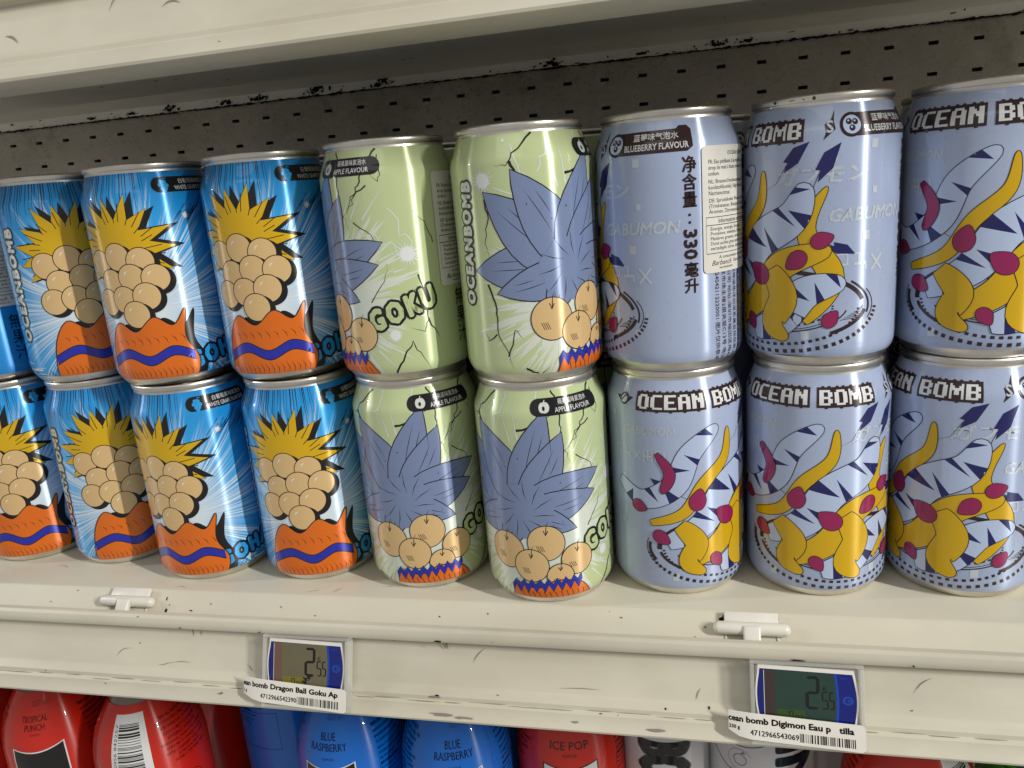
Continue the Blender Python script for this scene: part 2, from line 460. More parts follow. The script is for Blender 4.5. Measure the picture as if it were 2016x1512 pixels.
# rust along the rear of the upper shelf underside
it = []
def yrear(z): return .2955+(-.0174-z)/.007*.0007-.00025
for k in range(90):
    z = -.0239+.0062*rnd.random()**2.5; it.append((-.62+rnd.random()*1.1, yrear(z)-.00001*k, z, 'y', .001+.004*rnd.random()**3, .0006+.0012*rnd.random()**2, rnd.random()*.6-.3))
for x, s_ in ((-.36, .9), (-.305, .9), (-.275, .9), (-.222, 1.5), (-.165, 1.2), (-.025, 1.1), (.045, .6), (.10, .9), (.12, .7), (-.44, .5), (-.40, .6)):
    for k in range(26):
        z = max(-.0236, min(-.0180, -.0222+abs(rnd.gauss(0, .0016))*s_)); it.append((x+rnd.gauss(0, .004*s_), yrear(z)-.0002-.00002*k, z, 'y', .0042*s_*rnd.random()**2+.0006, .0024*s_*rnd.random()+.0005, rnd.random()*.5))
marks('shelf_underside', it, RUST, up)
it = [(-.64+.0045*k, yrear(-.0244)-.0006-.00001*(k % 7), -.0243-.0004*rnd.random(), 'y', .0065, .0009+.0014*rnd.random()**2, rnd.random()*.2) for k in range(250)]
marks('shelf_underside', it, RUST, up)
marks('shelf_underside', [(-.30+rnd.random()*.5, .07+rnd.random()*.065, -.03225, 'z', .0012+.0015*rnd.random(), .001+.001*rnd.random(), 0) for k in range(16)], RUST, up)
# scuffs on rails and boards
def scratch_obj(name, curves, mat, parent):
    bm = bmesh.new()
    for pts, w_ in curves:          # pts = (x,z) on plane y, or list with y
        n = len(pts)
        a = []; b = []
        for i, q in enumerate(pts):
            ww = w_/2*max(.15, math.sin(PI*i/(n-1)))
            p0 = pts[max(0, i-1)]; p1 = pts[min(n-1, i+1)]
            dx, dz = p1[0]-p0[0], p1[2]-p0[2]; l = math.hypot(dx, dz) or 1
            a.append(bm.verts.new((q[0]-dz/l*ww, q[1], q[2]+dx/l*ww))); b.append(bm.verts.new((q[0]+dz/l*ww, q[1], q[2]-dx/l*ww)))
        for i in range(n-1): bm.faces.new((a[i], b[i], b[i+1], a[i+1]))
    return merge(bm, mat, part_of(parent, name))
def yrec(z): return -.0165-(-.0118-z)*.386-.0003
cv = []
for x, z, l, a, bend in [(-.232, -.026, .010, .45, .0015), (-.196, -.0295, .012, .05, .0006), (-.155, -.0305, .006, -.9, .0008), (-.03, -.018, .009, .85, .0006),
                      (-.19, -.0145, .0045, -1.2, .0005), (-.185, -.0145, .003, -1.2, .0003), (-.047, -.0135, .006, -1.1, .0003), (-.205, -.031, .011, .3, .0006), (.13, -.031, .006, 1.3, .0004), (.075, -.029, .006, 1.2, .0006), (.02, -.03, .02, .02, .0004), (.17, -.02, .01, .7, .001)]:
    cv.append(([(x+math.cos(a)*l*(t-.5)-math.sin(a)*bend*math.sin(PI*t), 0, z+math.sin(a)*l*(t-.5)+math.cos(a)*bend*math.sin(PI*t)) for t in [k/8 for k in range(9)]], .0004))
cv = [([(x, yrec(max(z, -.031)), max(z, -.031)) for x, _, z in pts], w_) for pts, w_ in cv]
scratch_obj('price_rail', cv, SCUFF, low)
def yface(z):
    P = [(-.0118, -.0165), (-.0320, -.0243), (-.0332, -.0252), (-.0348, -.0276), (-.0356, -.0286), (-.0376, -.0288), (-.0388, -.0306), (-.0412, -.0312), (-.0434, -.0330), (-.0448, -.0341)]
    for (a, ya), (b, yb) in zip(P, P[1:]):
        if z >= b: return ya+(yb-ya)*(z-a)/(b-a)
    return P[-1][1]
def face_marks(items, mat):
    bm = bmesh.new(); q = random.Random(6)
    for x, z, l, w_ in items:
        pts = [(x+l/2*math.cos(2*PI*k/11)*(.6+.7*q.random()), z+w_/2*math.sin(2*PI*k/11)*(.6+.7*q.random())) for k in range(11)]
        bm.faces.new([bm.verts.new((a, min(yface(b), yface(z)+.0)-.0004, b)) for a, b in pts])
    merge(bm, mat, part_of(low, 'price_rail'))
face_marks([(-.052, -.0358, .006, .0012), (-.048, -.0425, .011, .0016), (-.036, -.0432, .012, .0013), (.056, -.0425, .008, .0013), (.018, -.0418, .004, .001), (-.17, -.041, .003, .0008)], CHIP)
face_marks([(-.0505, -.0352, .002, .0008), (-.051, -.0354, .0006, .002), (.0795, -.0335, .0011, .0016), (.0600, -.0345, .0008, .0008), (-.169, -.0405, .0022, .0006), (-.24, -.040, .0012, .0005), (-.222, -.021, .0009, .0007), (.165, -.030, .0007, .0006), (-.02, -.034, .0012, .0004), (-.145, -.034, .0015, .0004), (.03, -.038, .0016, .0004), (-.28, -.036, .0009, .0005)], RUST)
face_marks([(-.35+.017*k+.006*random.Random(k).random(), -.0372-.001*random.Random(k+9).random(), .008+.012*random.Random(k+3).random(), .00035) for k in range(34)], SCUFF)
marks('price_rail', [(x, -.0229, -.0088, 'y', l, w_, 0) for x, l, w_ in ((-.049, .0035, .001), (-.193, .002, .0006), (-.146, .0016, .0006), (.118, .006, .0008), (.165, .001, .0009))], RUST, low)
marks('price_rail', [(-.0472, -.0189, -.0138, 'y', .0007, .004, .45), (-.0465, -.0189, -.0138, 'y', .0004, .003, .7)], SCUFF, low)
# the band between board and rail: grime around clip slots
def band(y): return -.0012-(.0106/.0122)*(-.0006-y)
bm = bmesh.new(); rr = random.Random(3)
def bandflake(x, y, l, w_):
    pts = []
    for k in range(9):
        t = 2*PI*k/9; q = .6+.7*rr.random(); yy = y+w_/2*math.sin(t)*q
        pts.append((x+l/2*math.cos(t)*q, yy-.0001, band(yy)+.00025))
    bm.faces.new([bm.verts.new(p_) for p_ in pts])
for k in range(14): bandflake(.0845+rr.random()*.012, -.0016+rr.gauss(0, .0006), .003, .0018)
for k in range(8): bandflake(.0862, -.0022-.0004*k, .0016, .0012)
for k in range(6): bandflake(.101+rr.gauss(0, .002), -.0014, .003, .0014)
for k in range(3): bandflake(.110+rr.gauss(0, .001), -.0016, .002, .0008)
bandflake(-.2115, -.0085, .0014, .0022); bandflake(-.2135, -.0035, .0010, .0016); bandflake(-.2105, -.006, .0006, .0006); bandflake(-.196, -.008, .002, .0005)
for k in range(10): bandflake(-.3+rr.random()*.5, -.003-.008*rr.random(), .0008, .0006)
merge(bm, RUST, part_of(low, 'shelf_board'))
# fine pencil-like marks on the board itself and on the upper rail
def deckmarks(parent, plane, items, mat, name):
    bm = bmesh.new()
    for x, y, l, a, bend, w_ in items:
        P = []
        for k in range(9):
            t = k/8; u = l*(t-.5); v = bend*math.sin(PI*t)
            P.append((x+u*math.cos(a)-v*math.sin(a), y+u*math.sin(a)+v*math.cos(a)))
        A = []; B = []
        for i, q in enumerate(P):
            p0 = P[max(0, i-1)]; p1 = P[min(8, i+1)]; dx, dy = p1[0]-p0[0], p1[1]-p0[1]; L = math.hypot(dx, dy); ww = w_/2*max(.15, math.sin(PI*i/8))
            for lst, sgn in ((A, 1), (B, -1)):
                X, Y = q[0]-sgn*dy/L*ww, q[1]+sgn*dx/L*ww
                lst.append(bm.verts.new((X, Y, plane) if parent is low else (X, yrec(Y), Y)))
        for i in range(8): bm.faces.new((A[i], B[i], B[i+1], A[i+1]))
    return merge(bm, mat, part_of(parent, name))
rr = random.Random(8)
deckmarks(low, .0003, [(-.114, .006, .007, 1.0, .0005, .0004)]+[(-.34+rr.random()*.56, .002+rr.random()*.02, .004+.014*rr.random(), rr.random()*.8-.4, .002*rr.random(), .0003) for k in range(9)], SCUFF, 'shelf_board')
deckmarks(up, -.01735, [(-.175+rr.random()*.27, -.016-rr.random()*.012, .004+.010*rr.random(), rr.random()*1.2, .002*rr.random(), .0007) for k in range(9)]+[(-.235, -.019, .010, .7, .001, .0008), (-.215, -.027, .008, -.5, .001, .0009), (-.16, -.016, .014, .8, .002, .0008)], SCUFF, 'price_rail')

# ---------------------------------------------------------------- perforated back panel
def back_panel():
    bm = bmesh.new(); y = .2985
    px, pz = .0288, .0206; hw, hh = .0033, .0013
    cols = range(-26, 34); xs = [-.2148+px*k for k in cols]; zs = [.2750-pz*k for k in range(0, 28)]
    Zt, Zb = .2875, -.2845
    # horizontal strips between rows, then cells between holes
    cur = Zt
    def q(x0, x1, z0, z1): bm.faces.new([bm.verts.new(v) for v in ((x0, y, z0), (x1, y, z0), (x1, y, z1), (x0, y, z1))])
    for z in zs:
        q(X0, X1, z+hh, cur)
        left = X0
        for x in xs:
            if x-hw <= left or x+hw >= X1: continue
            q(left, x-hw, z-hh, z+hh)
            for a, b, c, e in ((x-hw, z-hh, x+hw, z-hh), (x+hw, z-hh, x+hw, z+hh), (x+hw, z+hh, x-hw, z+hh), (x-hw, z+hh, x-hw, z-hh)):
                bm.faces.new([bm.verts.new(v) for v in ((a, y, b), (c, y, e), (c, y+.004, e), (a, y+.004, b))])
            left = x+hw
        q(left, X1, z-hh, z+hh); cur = z-hh
    q(X0, X1, Zb, cur)
    bmesh.ops.remove_doubles(bm, verts=bm.verts[:], dist=1e-6)
    root = empty('back_panel', (0, 0, 0)); tag(root, 'dark perforated metal back panel behind the rows of cans', 'back panel')
    frombm('perforated_sheet', bm, PANEL, root, smooth=False)
    bm = bmesh.new(); box(bm, ((X0+X1)/2, .3115, 0), (X1-X0, .002, .62)); frombm('hole_shade_sheet', bm, HOLE_SHADE, root, smooth=False)  # added near-black sheet: the shade seen through the holes, put into colour
back_panel()

# ---------------------------------------------------------------- clips on the shelf edge
def make_clip(x, label, skew=0):
    root = empty('shelf_clip', (x, -.0065, -.004)); tag(root, label, 'clip', 'white plastic clips in the shelf edge')
    bm = bmesh.new()
    # plate lying on the sloping band, with a rounded bar and a stem behind the rail
    vs = box(bm, (0, .0022, .0022), (.0242, .0085, .0024)); bmesh.ops.rotate(bm, verts=vs, cent=(0, .002, .002), matrix=Matrix.Rotation(math.radians(38), 3, 'X'))
    bevel(bm, .0005)
    for f in bm.faces: f.smooth = True
    frombm('plate', bm, PLASTIC, root)
    bm = bmesh.new(); n = 16; L = .0174; rad = .0031; ax = Vector((0, -.0012, .0005))
    prof = [(-L, 0), (-L+.0005, rad*.55), (-L+.0014, rad*.85), (-L+.0026, rad), (L-.0026, rad), (L-.0014, rad*.85), (L-.0005, rad*.55), (L, 0)]
    rings = []
    for u, r in prof:
        rings.append([bm.verts.new((u, ax.y+r*math.cos(2*PI*k/n), ax.z+r*math.sin(2*PI*k/n))) for k in range(n)] if r else [bm.verts.new((u, ax.y, ax.z))])
    for a, b in zip(rings, rings[1:]):
        for k in range(n):
            j = (k+1) % n
            bm.faces.new((a[0], b[k], b[j]) if len(a) == 1 else ((a[k], b[0], a[j]) if len(b) == 1 else (a[k], b[k], b[j], a[j])))
    bmesh.ops.recalc_face_normals(bm, faces=bm.faces[:])
    frombm('bar', bm, PLASTIC, root)
    bm = bmesh.new()
    vs = box(bm, (0, -.0042, -.0032), (.0078, .0036, .0115)); bmesh.ops.rotate(bm, verts=vs, cent=(0, -.003, 0), matrix=Matrix.Rotation(math.radians(-38), 3, 'X')); bevel(bm, .0010, 3)
    frombm('stem', bm, PLASTIC, root)
    for sx in (-1, 1):
        bm = bmesh.new(); vs = box(bm, (sx*.0116, -.0006, -.0036), (.0008, .0075, .0030)); bmesh.ops.rotate(bm, verts=vs, cent=(0, 0, -.003), matrix=Matrix.Rotation(math.radians(40), 3, 'X')); frombm('leg', bm, PLASTIC, root)
    return root
make_clip(.0995, 'white plastic T shaped clip in a chipped slot below the lilac cans', 0)
make_clip(-.2360, 'white plastic T shaped clip under the blue cans at left', 0)

# ---------------------------------------------------------------- electronic price tags
def glass_mat(name, rgb, rough=.05, alpha=1):
    m, nt, b = base_mat(name); b.inputs['Base Color'].default_value = c4(lin(rgb)); b.inputs['Roughness'].default_value = rough
    b.inputs['Transmission Weight'].default_value = 1; b.inputs['IOR'].default_value = 1.45
    bp = node(nt, 'ShaderNodeBump'); bp.inputs['Strength'].default_value = .05; nt.links.new(noise(nt, 200, 2), bp.inputs['Height']); nt.links.new(bp.outputs[0], b.inputs['Normal'])
    return m
CLEAR = glass_mat('clear_plastic', (232, 234, 232))
CASE = glass_mat('clear_case', (214, 214, 208)); _b = CASE.node_tree.nodes['Principled BSDF']; _b.inputs['Transmission Weight'].default_value = 0; _b.inputs['Alpha'].default_value = .42; _b.inputs['Roughness'].default_value = .12
def glossy(name, rgb, rough=.12):
    m, nt, b = base_mat(name); n = noise(nt, 90, 3); c = lin(rgb)
    nt.links.new(mixc(nt, maprange(nt, n, .3, .7, 0, .3), c, tuple(x*.7 for x in c)), b.inputs['Base Color'])
    b.inputs['Roughness'].default_value = rough; b.inputs['Coat Weight'].default_value = .4; b.inputs['Coat Roughness'].default_value = .05; return m
BLUEP = glossy('tag_blue', (4, 22, 116)); BLUE2 = glossy('tag_blue_light', (10, 66, 170))
GREYC = glossy('tag_case_grey', (150, 148, 142), .2)
SEG = flat('lcd_segment', (24, 24, 26), .4)
def tri_plane(art, name, y, parent, fn=None):
    bm = art.bmesh2d()
    if fn:
        xs = [v.co.x for v in bm.verts]; k = math.floor(min(xs))
        while k < max(xs):
            bmesh.ops.bisect_plane(bm, geom=bm.verts[:]+bm.edges[:]+bm.faces[:], plane_co=(k, 0, 0), plane_no=(1, 0, 0), dist=1e-6); k += .8
    for v in bm.verts:
        x, z, l = v.co
        if fn: v.co = fn(x, z, l)
        else: v.co = (x/1000, y-l*.00006, z/1000)
    for f in bm.faces:
        f.normal_update()
        if f.normal.y > 0: f.normal_flip()
    return frombm(name, bm, art.mats, parent, smooth=False)
def seg_digit(a, x, y, w_, h, on, t, m, sk=.08):
    P = {'a': ((0, 1), (1, 1)), 'b': ((1, 1), (1, .5)), 'c': ((1, .5), (1, 0)), 'd': ((0, 0), (1, 0)), 'e': ((0, .5), (0, 0)), 'f': ((0, 1), (0, .5)), 'g': ((0, .5), (1, .5))}
    for k in on:
        (x0, y0), (x1, y1) = P[k]; g = -.01
        p0 = (x+(x0+(g if x1 > x0 else 0))*w_, y+(y0-(g if y1 < y0 else 0))*h); p1 = (x+(x1-(g if x1 > x0 else 0))*w_, y+(y1+(g if y1 < y0 else 0))*h)
        dx, dy = p1[0]-p0[0], p1[1]-p0[1]; L = math.hypot(dx, dy); ux, uy = dx/L*t/2, dy/L*t/2
        a.poly([p0, (p0[0]+ux-uy, p0[1]+uy+ux), (p1[0]-ux-uy, p1[1]-uy+ux), p1, (p1[0]-ux+uy, p1[1]-uy-ux), (p0[0]+ux+uy, p0[1]+uy-ux)], m, 3)
def barcode(a, x0, y0, x1, y1, m, layer=2, seed=1, n=58, vertical=False):
    r_ = random.Random(seed); ws = []
    for k in range(n): ws.append((k % 2 == 0, r_.choice([1, 1, 2, 3] if k % 2 == 0 else [1, 1, 1, 2, 3])))
    tot = sum(w_ for _, w_ in ws); p_ = 0
    for b, w_ in ws:
        if b:
            if vertical: a.rect(x0, y0+(y1-y0)*p_/tot, x1, y0+(y1-y0)*(p_+w_)/tot, m, layer)
            else: a.rect(x0+(x1-x0)*p_/tot, y0, x0+(x1-x0)*(p_+w_)/tot, y1, m, layer)
        p_ += w_
def make_tag(x, lcd_rgb, line1, code, label, dirt, seed, line2):
    root = empty('price_tag', (x, -.0318, -.0443)); root.rotation_euler = (-.35, 0, 0); root.scale = (.985, .6, .84); tag(root, label, 'price tag', 'electronic price tags on the shelf edge')
    W = 48; H = 43
    # clear case: walls around, open towards the display
    bm = bmesh.new()
    for c, s_ in (((0, -.0052, H/1000-.0009), (W/1000, .0104, .0018)), ((0, -.0052, .0009), (W/1000, .0104, .0018)), ((-W/2000+.0009, -.0052, H/2000), (.0018, .0104, H/1000-.0038)), ((W/2000-.0009, -.0052, H/2000), (.0018, .0104, H/1000-.0038))):
        b2 = bmesh.new(); box(b2, c, s_); bevel(b2, .0004)
        me = bpy.data.meshes.new('t'); b2.to_mesh(me); b2.free(); bm.from_mesh(me); bpy.data.meshes.remove(me)
    frombm('case', bm, CASE, root, smooth=False)
    bm = bmesh.new(); box(bm, (0, -.0043, .0213), (.0436, .0075, .0386)); bevel(bm, .0008)
    frombm('housing', bm, GREYC, root, smooth=False)
    # face: white bowed frame, blue lens, LCD
    LCD = glossy('lcd_'+str(seed), lcd_rgb, .08); LY = glossy('lcd_yellow_'+str(seed), (118, 112, 24) if seed == 1 else (48, 74, 24), .08); LP = glossy('lcd_edge_'+str(seed), (112, 82, 70) if seed == 1 else (58, 46, 44), .08)
    a = Art()
    fr = [(-20.5, 41), (20.0, 39.8)]+[(20.0+1.6*math.sin(PI*k/10), 39.8-k*2.9) for k in range(1, 10)]+[(20.0, 10.5), (-20.0, 10.5)]+[(-20.2-1.6*math.sin(PI*k/10), 10.5+k*3.0) for k in range(1, 10)]
    a.poly(fr, PAPER, 1)
    fr2 = [(-19.8, 38.8), (19.3, 37.8)]+[(19.3+1.5*math.sin(PI*k/10), 37.8-k*2.65) for k in range(1, 10)]+[(19.3, 11.2), (-19.4, 11.2)]+[(-19.6-1.5*math.sin(PI*k/10), 11.2+k*2.75) for k in range(1, 10)]
    a.poly(fr2, BLUEP, 2)
    edge = [(11.6, 37.9)]+[(11.6+.8*math.sin(PI*k/10), 37.9-2.67*k) for k in range(1, 10)]+[(11.6, 11.4)]
    a.poly([(-18.2, 38.4)]+edge+[(-18.2, 11.4)], LCD, 2.5)
    a.rect(-18.2, 11.5, -13.4, 38.2, LP, 2.8); a.rect(-12.6, 11.5, -1.0, 18.5, LY, 2.8)
    a.poly([(x_+.1, z) for x_, z in edge]+[(x_+1.1, z) for x_, z in edge[::-1]], BLUE2, 2.8)
    a.circle(17.2, 24.6, 2.2, BLUE2, 3); a.circle(17.2, 24.6, 1.3, BLUEP, 3.5); a.circle(17.6, 24.6, .6, BLUE2, 4)
    a.stroke([(-18.0, 12), (-18.0, 38)], .22, PAPER, 3)
    seg_digit(a, .2, 20.0, 4.6, 15.4, 'abged', 1.5, SEG)
    seg_digit(a, 6.6, 20, 2.1, 8.2, 'afgcd', .7, SEG); seg_digit(a, 9.6, 20, 1.7, 8.2, 'afgcd', .7, SEG)
    a.text('€', 6.6, 30.0, SEG, h=2.6, layer=3)
    seg_digit(a, -7.6, 13.2, 1.6, 4.4, 'abcf', .4, SEG); seg_digit(a, -4.8, 13.2, 1.1, 2.6, 'abcf', .35, SEG); seg_digit(a, -2.9, 13.2, 1.0, 2.6, 'abgcd', .35, SEG)
    a.text('PXM', 14.2, 35.6, BLUE2, h=1.1)
    if dirt:
        rq = random.Random(4)
        for k in range(60):
            t = rq.random(); a.circle(-2.4+4.2*t+rq.gauss(0, .7), 11.6+7.5*t+rq.gauss(0, .6), .2+.45*rq.random(), SEG, 4+.01*k, n=6)
    tri_plane(a, 'display', -.00815, root)
    # curling paper strip with the product line
    b_ = Art()
    if seed == 1: tilt = -.065
    else: tilt = -.055
    x_l, x_r = -37.5 if seed == 1 else -35.5, 23.6
    out = [(x_l, 13.6), (x_r-2, 13.6)]+[(x_r-2+2*math.sin(t), 11.6+2*math.cos(t)) for t in (.4, .8, 1.2, PI/2)]+[(x_r-2+2*math.cos(t), 2.0-2*math.sin(t)) for t in (0, .4, .8, 1.2, PI/2)]+[(-24, 0), (-30, .8), (x_l, 3.4)]
    b_.poly(out, PAPER, 0)
    b_.text(line1, x_l+.2, 9.4, PRINT, w_=(-x_l+x_r-5.0), h=3.9, fat=.17, layer=1.5)
    b_.text(line2, x_l+.4, 5.2, PRINT, h=2.4, fat=.08, layer=1.5)
    b_.text(code, -24.6, 3.7, PRINT, w_=20.6, h=2.7, fat=.06, layer=1.5)
    barcode(b_, -3.6, 1.6, 19.8, 6.0, PRINT, 1.5, seed)
    def fn(x_, z_, l):
        zz = z_+tilt*(x_-24)-.2; curl = max(0, -22-x_)
        y = -.0109-l*.00006+.00006*curl**1.65*.62
        xx = x_+curl**2*.009
        return (xx/1000, y, zz/1000)
    tri_plane(b_, 'paper_strip', 0, root, fn)
    return root
make_tag(-.1190, (104, 98, 72), 'ean bomb Dragon Ball Goku Ap', '4712966542390', 'price tag with olive grey screen and smudged digits, below the blue cans', True, 1, ') g')
make_tag(.1210, (34, 60, 52), 'cean bomb Digimon Eau p   tilla', '4712966543069', 'price tag with dark green screen, under the lilac cans', False, 2, '330 g')

# ================================================================ cans
H_CAN = .1152
CP = [(0, 25.6), (.6, 28.2), (2.2, 29.6), (4.2, 31.0), (6.4, 32.2), (8.6, 32.8), (11, 33), (97.5, 33), (99.5, 32.85), (101.5, 32.3), (104, 31.2), (107.5, 29.9), (110, 29.1), (111.4, 28.8), (112.2, 28.75)]
WZ = [5.0, 5.6, 6.4, 7.6, 8.6, 9.8, 11, 30, 50, 70, 90, 97.5, 98.5, 99.5, 100.5, 101.5, 102.7, 104, 105.7, 107.5, 109, 110, 110.7]
ZC = (6.4, 8.6, 11, 97.5, 98.5, 99.5, 100.5, 101.5, 102.7, 104, 105.7, 107.5, 109, 110)
def star(cx, cy, n, ro, ri, seed, sx=1, sy=1, jit=.2, rot=0):
    q = random.Random(seed); pts = []
    for k in range(2*n):
        r_ = (ro if k % 2 == 0 else ri)*(1-jit*q.random()); t = PI*k/n+rot+q.gauss(0, .02)
        pts.append((cx+sx*r_*math.cos(t), cy+sy*r_*math.sin(t)))
    return pts
def crack(a, pts, w_, seed=0, layer=2.2):
    q = random.Random(seed); out = []
    for (x0, y0), (x1, y1) in zip(pts, pts[1:]):
        n = 4
        for k in range(n):
            t = k/n; out.append((x0+(x1-x0)*t+q.gauss(0, .35), y0+(y1-y0)*t+q.gauss(0, .35)))
    out.append(pts[-1]); a.stroke(out, w_, BLACK, layer, taper=2)
def petal(cx, cy, ang, l, w_, bend=.2):
    pts = []
    for k in range(9):
        t = k/8; ww = w_/2*math.sin(PI*min(1, t*.9+.1))**.8*(1-t*.35) if t < 1 else 0
        pts.append((t*l, ww+bend*l*t*t))
    for k in range(7, -1, -1):
        t = k/8; ww = w_/2*math.sin(PI*min(1, t*.9+.1))**.8*(1-t*.35)
        pts.append((t*l, -ww+bend*l*t*t))
    c, s_ = math.cos(ang), math.sin(ang)
    return [(cx+x*c-y*s_, cy+x*s_+y*c) for x, y in pts]
def pill(a, x0, x1, zc, hh, m, layer=5):
    r_ = hh/2; pts = [(x0+r_+r_*math.cos(t), zc+r_*math.sin(t)) for t in [PI/2+PI*k/8 for k in range(9)]]+[(x1-r_+r_*math.cos(t), zc+r_*math.sin(t)) for t in [-PI/2+PI*k/8 for k in range(9)]]
    a.poly(pts, m, layer)
def word(a, txt, x, z, m, h, rot, line=BLACK, shear=.1, w_=None, layer=6):
    a.text(txt, x, z, m, h=h, w_=w_, rot=rot, fat=.75, shear=shear, layer=layer, outline=line, ow=1.25, spacing=1.36)
def bubble_logo(a, x, z0, z1):
    a.text('OCEANBOMB', x, z0, CREAMI, w_=z1-z0, h=5.8, rot=PI/2-.06, fat=.5, layer=6, outline=BLACK, ow=1.0, spacing=1.25)
def spray(a, cx, cy, rmax, n, seed, m=None, layer=1):
    pts = star(cx, cy, n, rmax, rmax*.5, seed, jit=.35); a.poly(pts, m or PALEG, layer); a.circle(cx, cy, rmax*.45, WHITE, layer+.3)

def blue_art():
    a = Art(); q = random.Random(21)
    # speed lines along the neck
    for k in range(64):
        s0 = -60+110*k/64+q.gauss(0, .4); top = 111; l = 8+16*q.random()
        if 14 < s0 < 58: continue
        fan = (s0-0)*.004
        pts = [(s0, top), (s0+fan*6, top-l*.55), (s0+(s0)*.05, top-l)]
        a.stroke(pts, .5*q.random()+.18, BLACK, 1+.002*k, taper=2)
    for k in range(46):   # diagonal hatch to the right, above and below
        s0 = 24+38*q.random(); z0 = 80+8*q.random(); l = 7+9*q.random()
        a.stroke([(s0+l*.75, z0+l*.8), (s0, z0)], .35, BLACK, 1.3, taper=2)
    for k in range(30):
        s0 = -60+125*q.random(); a.stroke([(s0, 4.5), (s0+(s0)*.12, 8+5*q.random())], .35, BLACK, 1.3, taper=2)
    for k in range(26):   # white slashes low on the can
        s0 = (-1)**k*(30+22*q.random()); z0 = 6+14*q.random(); a.stroke([(s0, z0), (s0+9*(1 if s0 > 0 else -1), z0+1-2*q.random())], .6*q.random()+.2, WHITE, 1.4, taper=1)
    # comic blast: yellow star over its black shadow, with a bunch of pale round fruit in the middle
    a.poly(star(-1.5, 73.5, 15, 32, 19, 4, 1.0, .96, .14), BLACK, 2)
    ys = star(-5, 73, 15, 31, 18.5, 4, 1.0, .96, .14)
    a.shape(ys, YELL, BLACK, .5, 2.6)
    for k in range(30):
        t = 2*PI*k/30+q.gauss(0, .05); r1 = 13+3*q.random(); r2 = r1+5+6*q.random()
        a.stroke([(-5+r1*math.cos(t), 73+r1*math.sin(t)), (-5+r2*math.cos(t+.05), 73+r2*math.sin(t+.05))], .4, BLACK, 3.3, taper=1)
    fr = [(-19, 67), (-7, 70), (5, 67), (-13, 57), (-1, 59), (11, 58), (-18, 47), (-7, 48), (5, 49), (-2, 40)]
    for i, (x, z) in enumerate(fr):
        x += 1
        a.circle(x+2.2, z-1.4, 7.4, BLACK, 3.6+.9*i, n=32); a.circle(x, z, 7.3, BLACK, 3.8+.9*i, n=32); a.circle(x, z, 6.85, TAN, 4.1+.9*i, n=32)
        a.stroke([(x-3.6, z+1.4), (x-2.8, z+2.9), (x-1.4, z+3.8)], .7, WHITE, 4.4+.9*i, taper=1)
    # orange wave with a royal-blue stripe
    wv = spline([(-24, 4), (-21, 24), (-13, 36), (-3, 31), (7, 38), (16, 33), (23, 41), (21, 26), (26, 14), (24, 4)], 6)
    a.poly([(x+4.5, z-.8) for x, z in wv], BLACK, 2.0); a.shape(wv, ORAN, BLACK, .55, 13.0)
    st = spline([(-22.5, 17), (-10, 22), (2, 17.5), (14, 22), (24, 18)], 6)
    a.poly(st+[(x+.2, z-5) for x, z in st[::-1]], ROYAL, 13.9)
    for dz in (0, -5): a.stroke([(x, z+dz) for x, z in st], .5, BLACK, 14.3)
    for k in range(16):
        x = -20+40*k/15; a.stroke([(x, 12-2*q.random()), (x+1.5, 8), (x+1, 5)], .38, BLACK, 13.9, taper=1)
    for k in range(9):
        x = -16+34*k/8; a.stroke([(x, 29-3*q.random()), (x+2, 26), (x+2.6, 23.5)], .38, BLACK, 13.9, taper=1)
    # flavour pill and the name
    pill(a, 18, 56, 103.8, 7.6, BLACK)
    for x, z in ((23.2, 105.2), (25.0, 105.0), (22.4, 103.6), (24.2, 103.4), (25.9, 103.3), (23.4, 101.9), (25.0, 101.8), (24.2, 100.6)):
        a.circle(x, z, 1.0, CYAN, 6, n=12)
    a.stroke([(24.2, 105.8), (25.3, 107.0), (26.4, 106.6)], .35, CYAN, 6)
    a.text('白葡萄風味氣泡水', 33, 105.2, WHITE, h=2.5, layer=6); a.text('WHITE GRAPE FLAVOUR', 29.5, 101.9, WHITE, w_=24, h=2.1, layer=6)
    word(a, 'GOHAN', 21.5, 12.5, CYAN, 8.2, .20, w_=40)
    bubble_logo(a, -40.5, 26, 88)
    spray(a, 32, 88, 2.6, 9, 3, WHITE, 2)
    a.text('無\n果\n汁', 80, 26, BLACK, h=27, w_=8.0, layer=5, line=1.0)
    a.text('果汁含量 0%\n(0.5718/74.81)\n有效日期 罐底\n產地 台灣', 92, 28, BLACK, rot=-PI/2, h=9, layer=5)
    return a
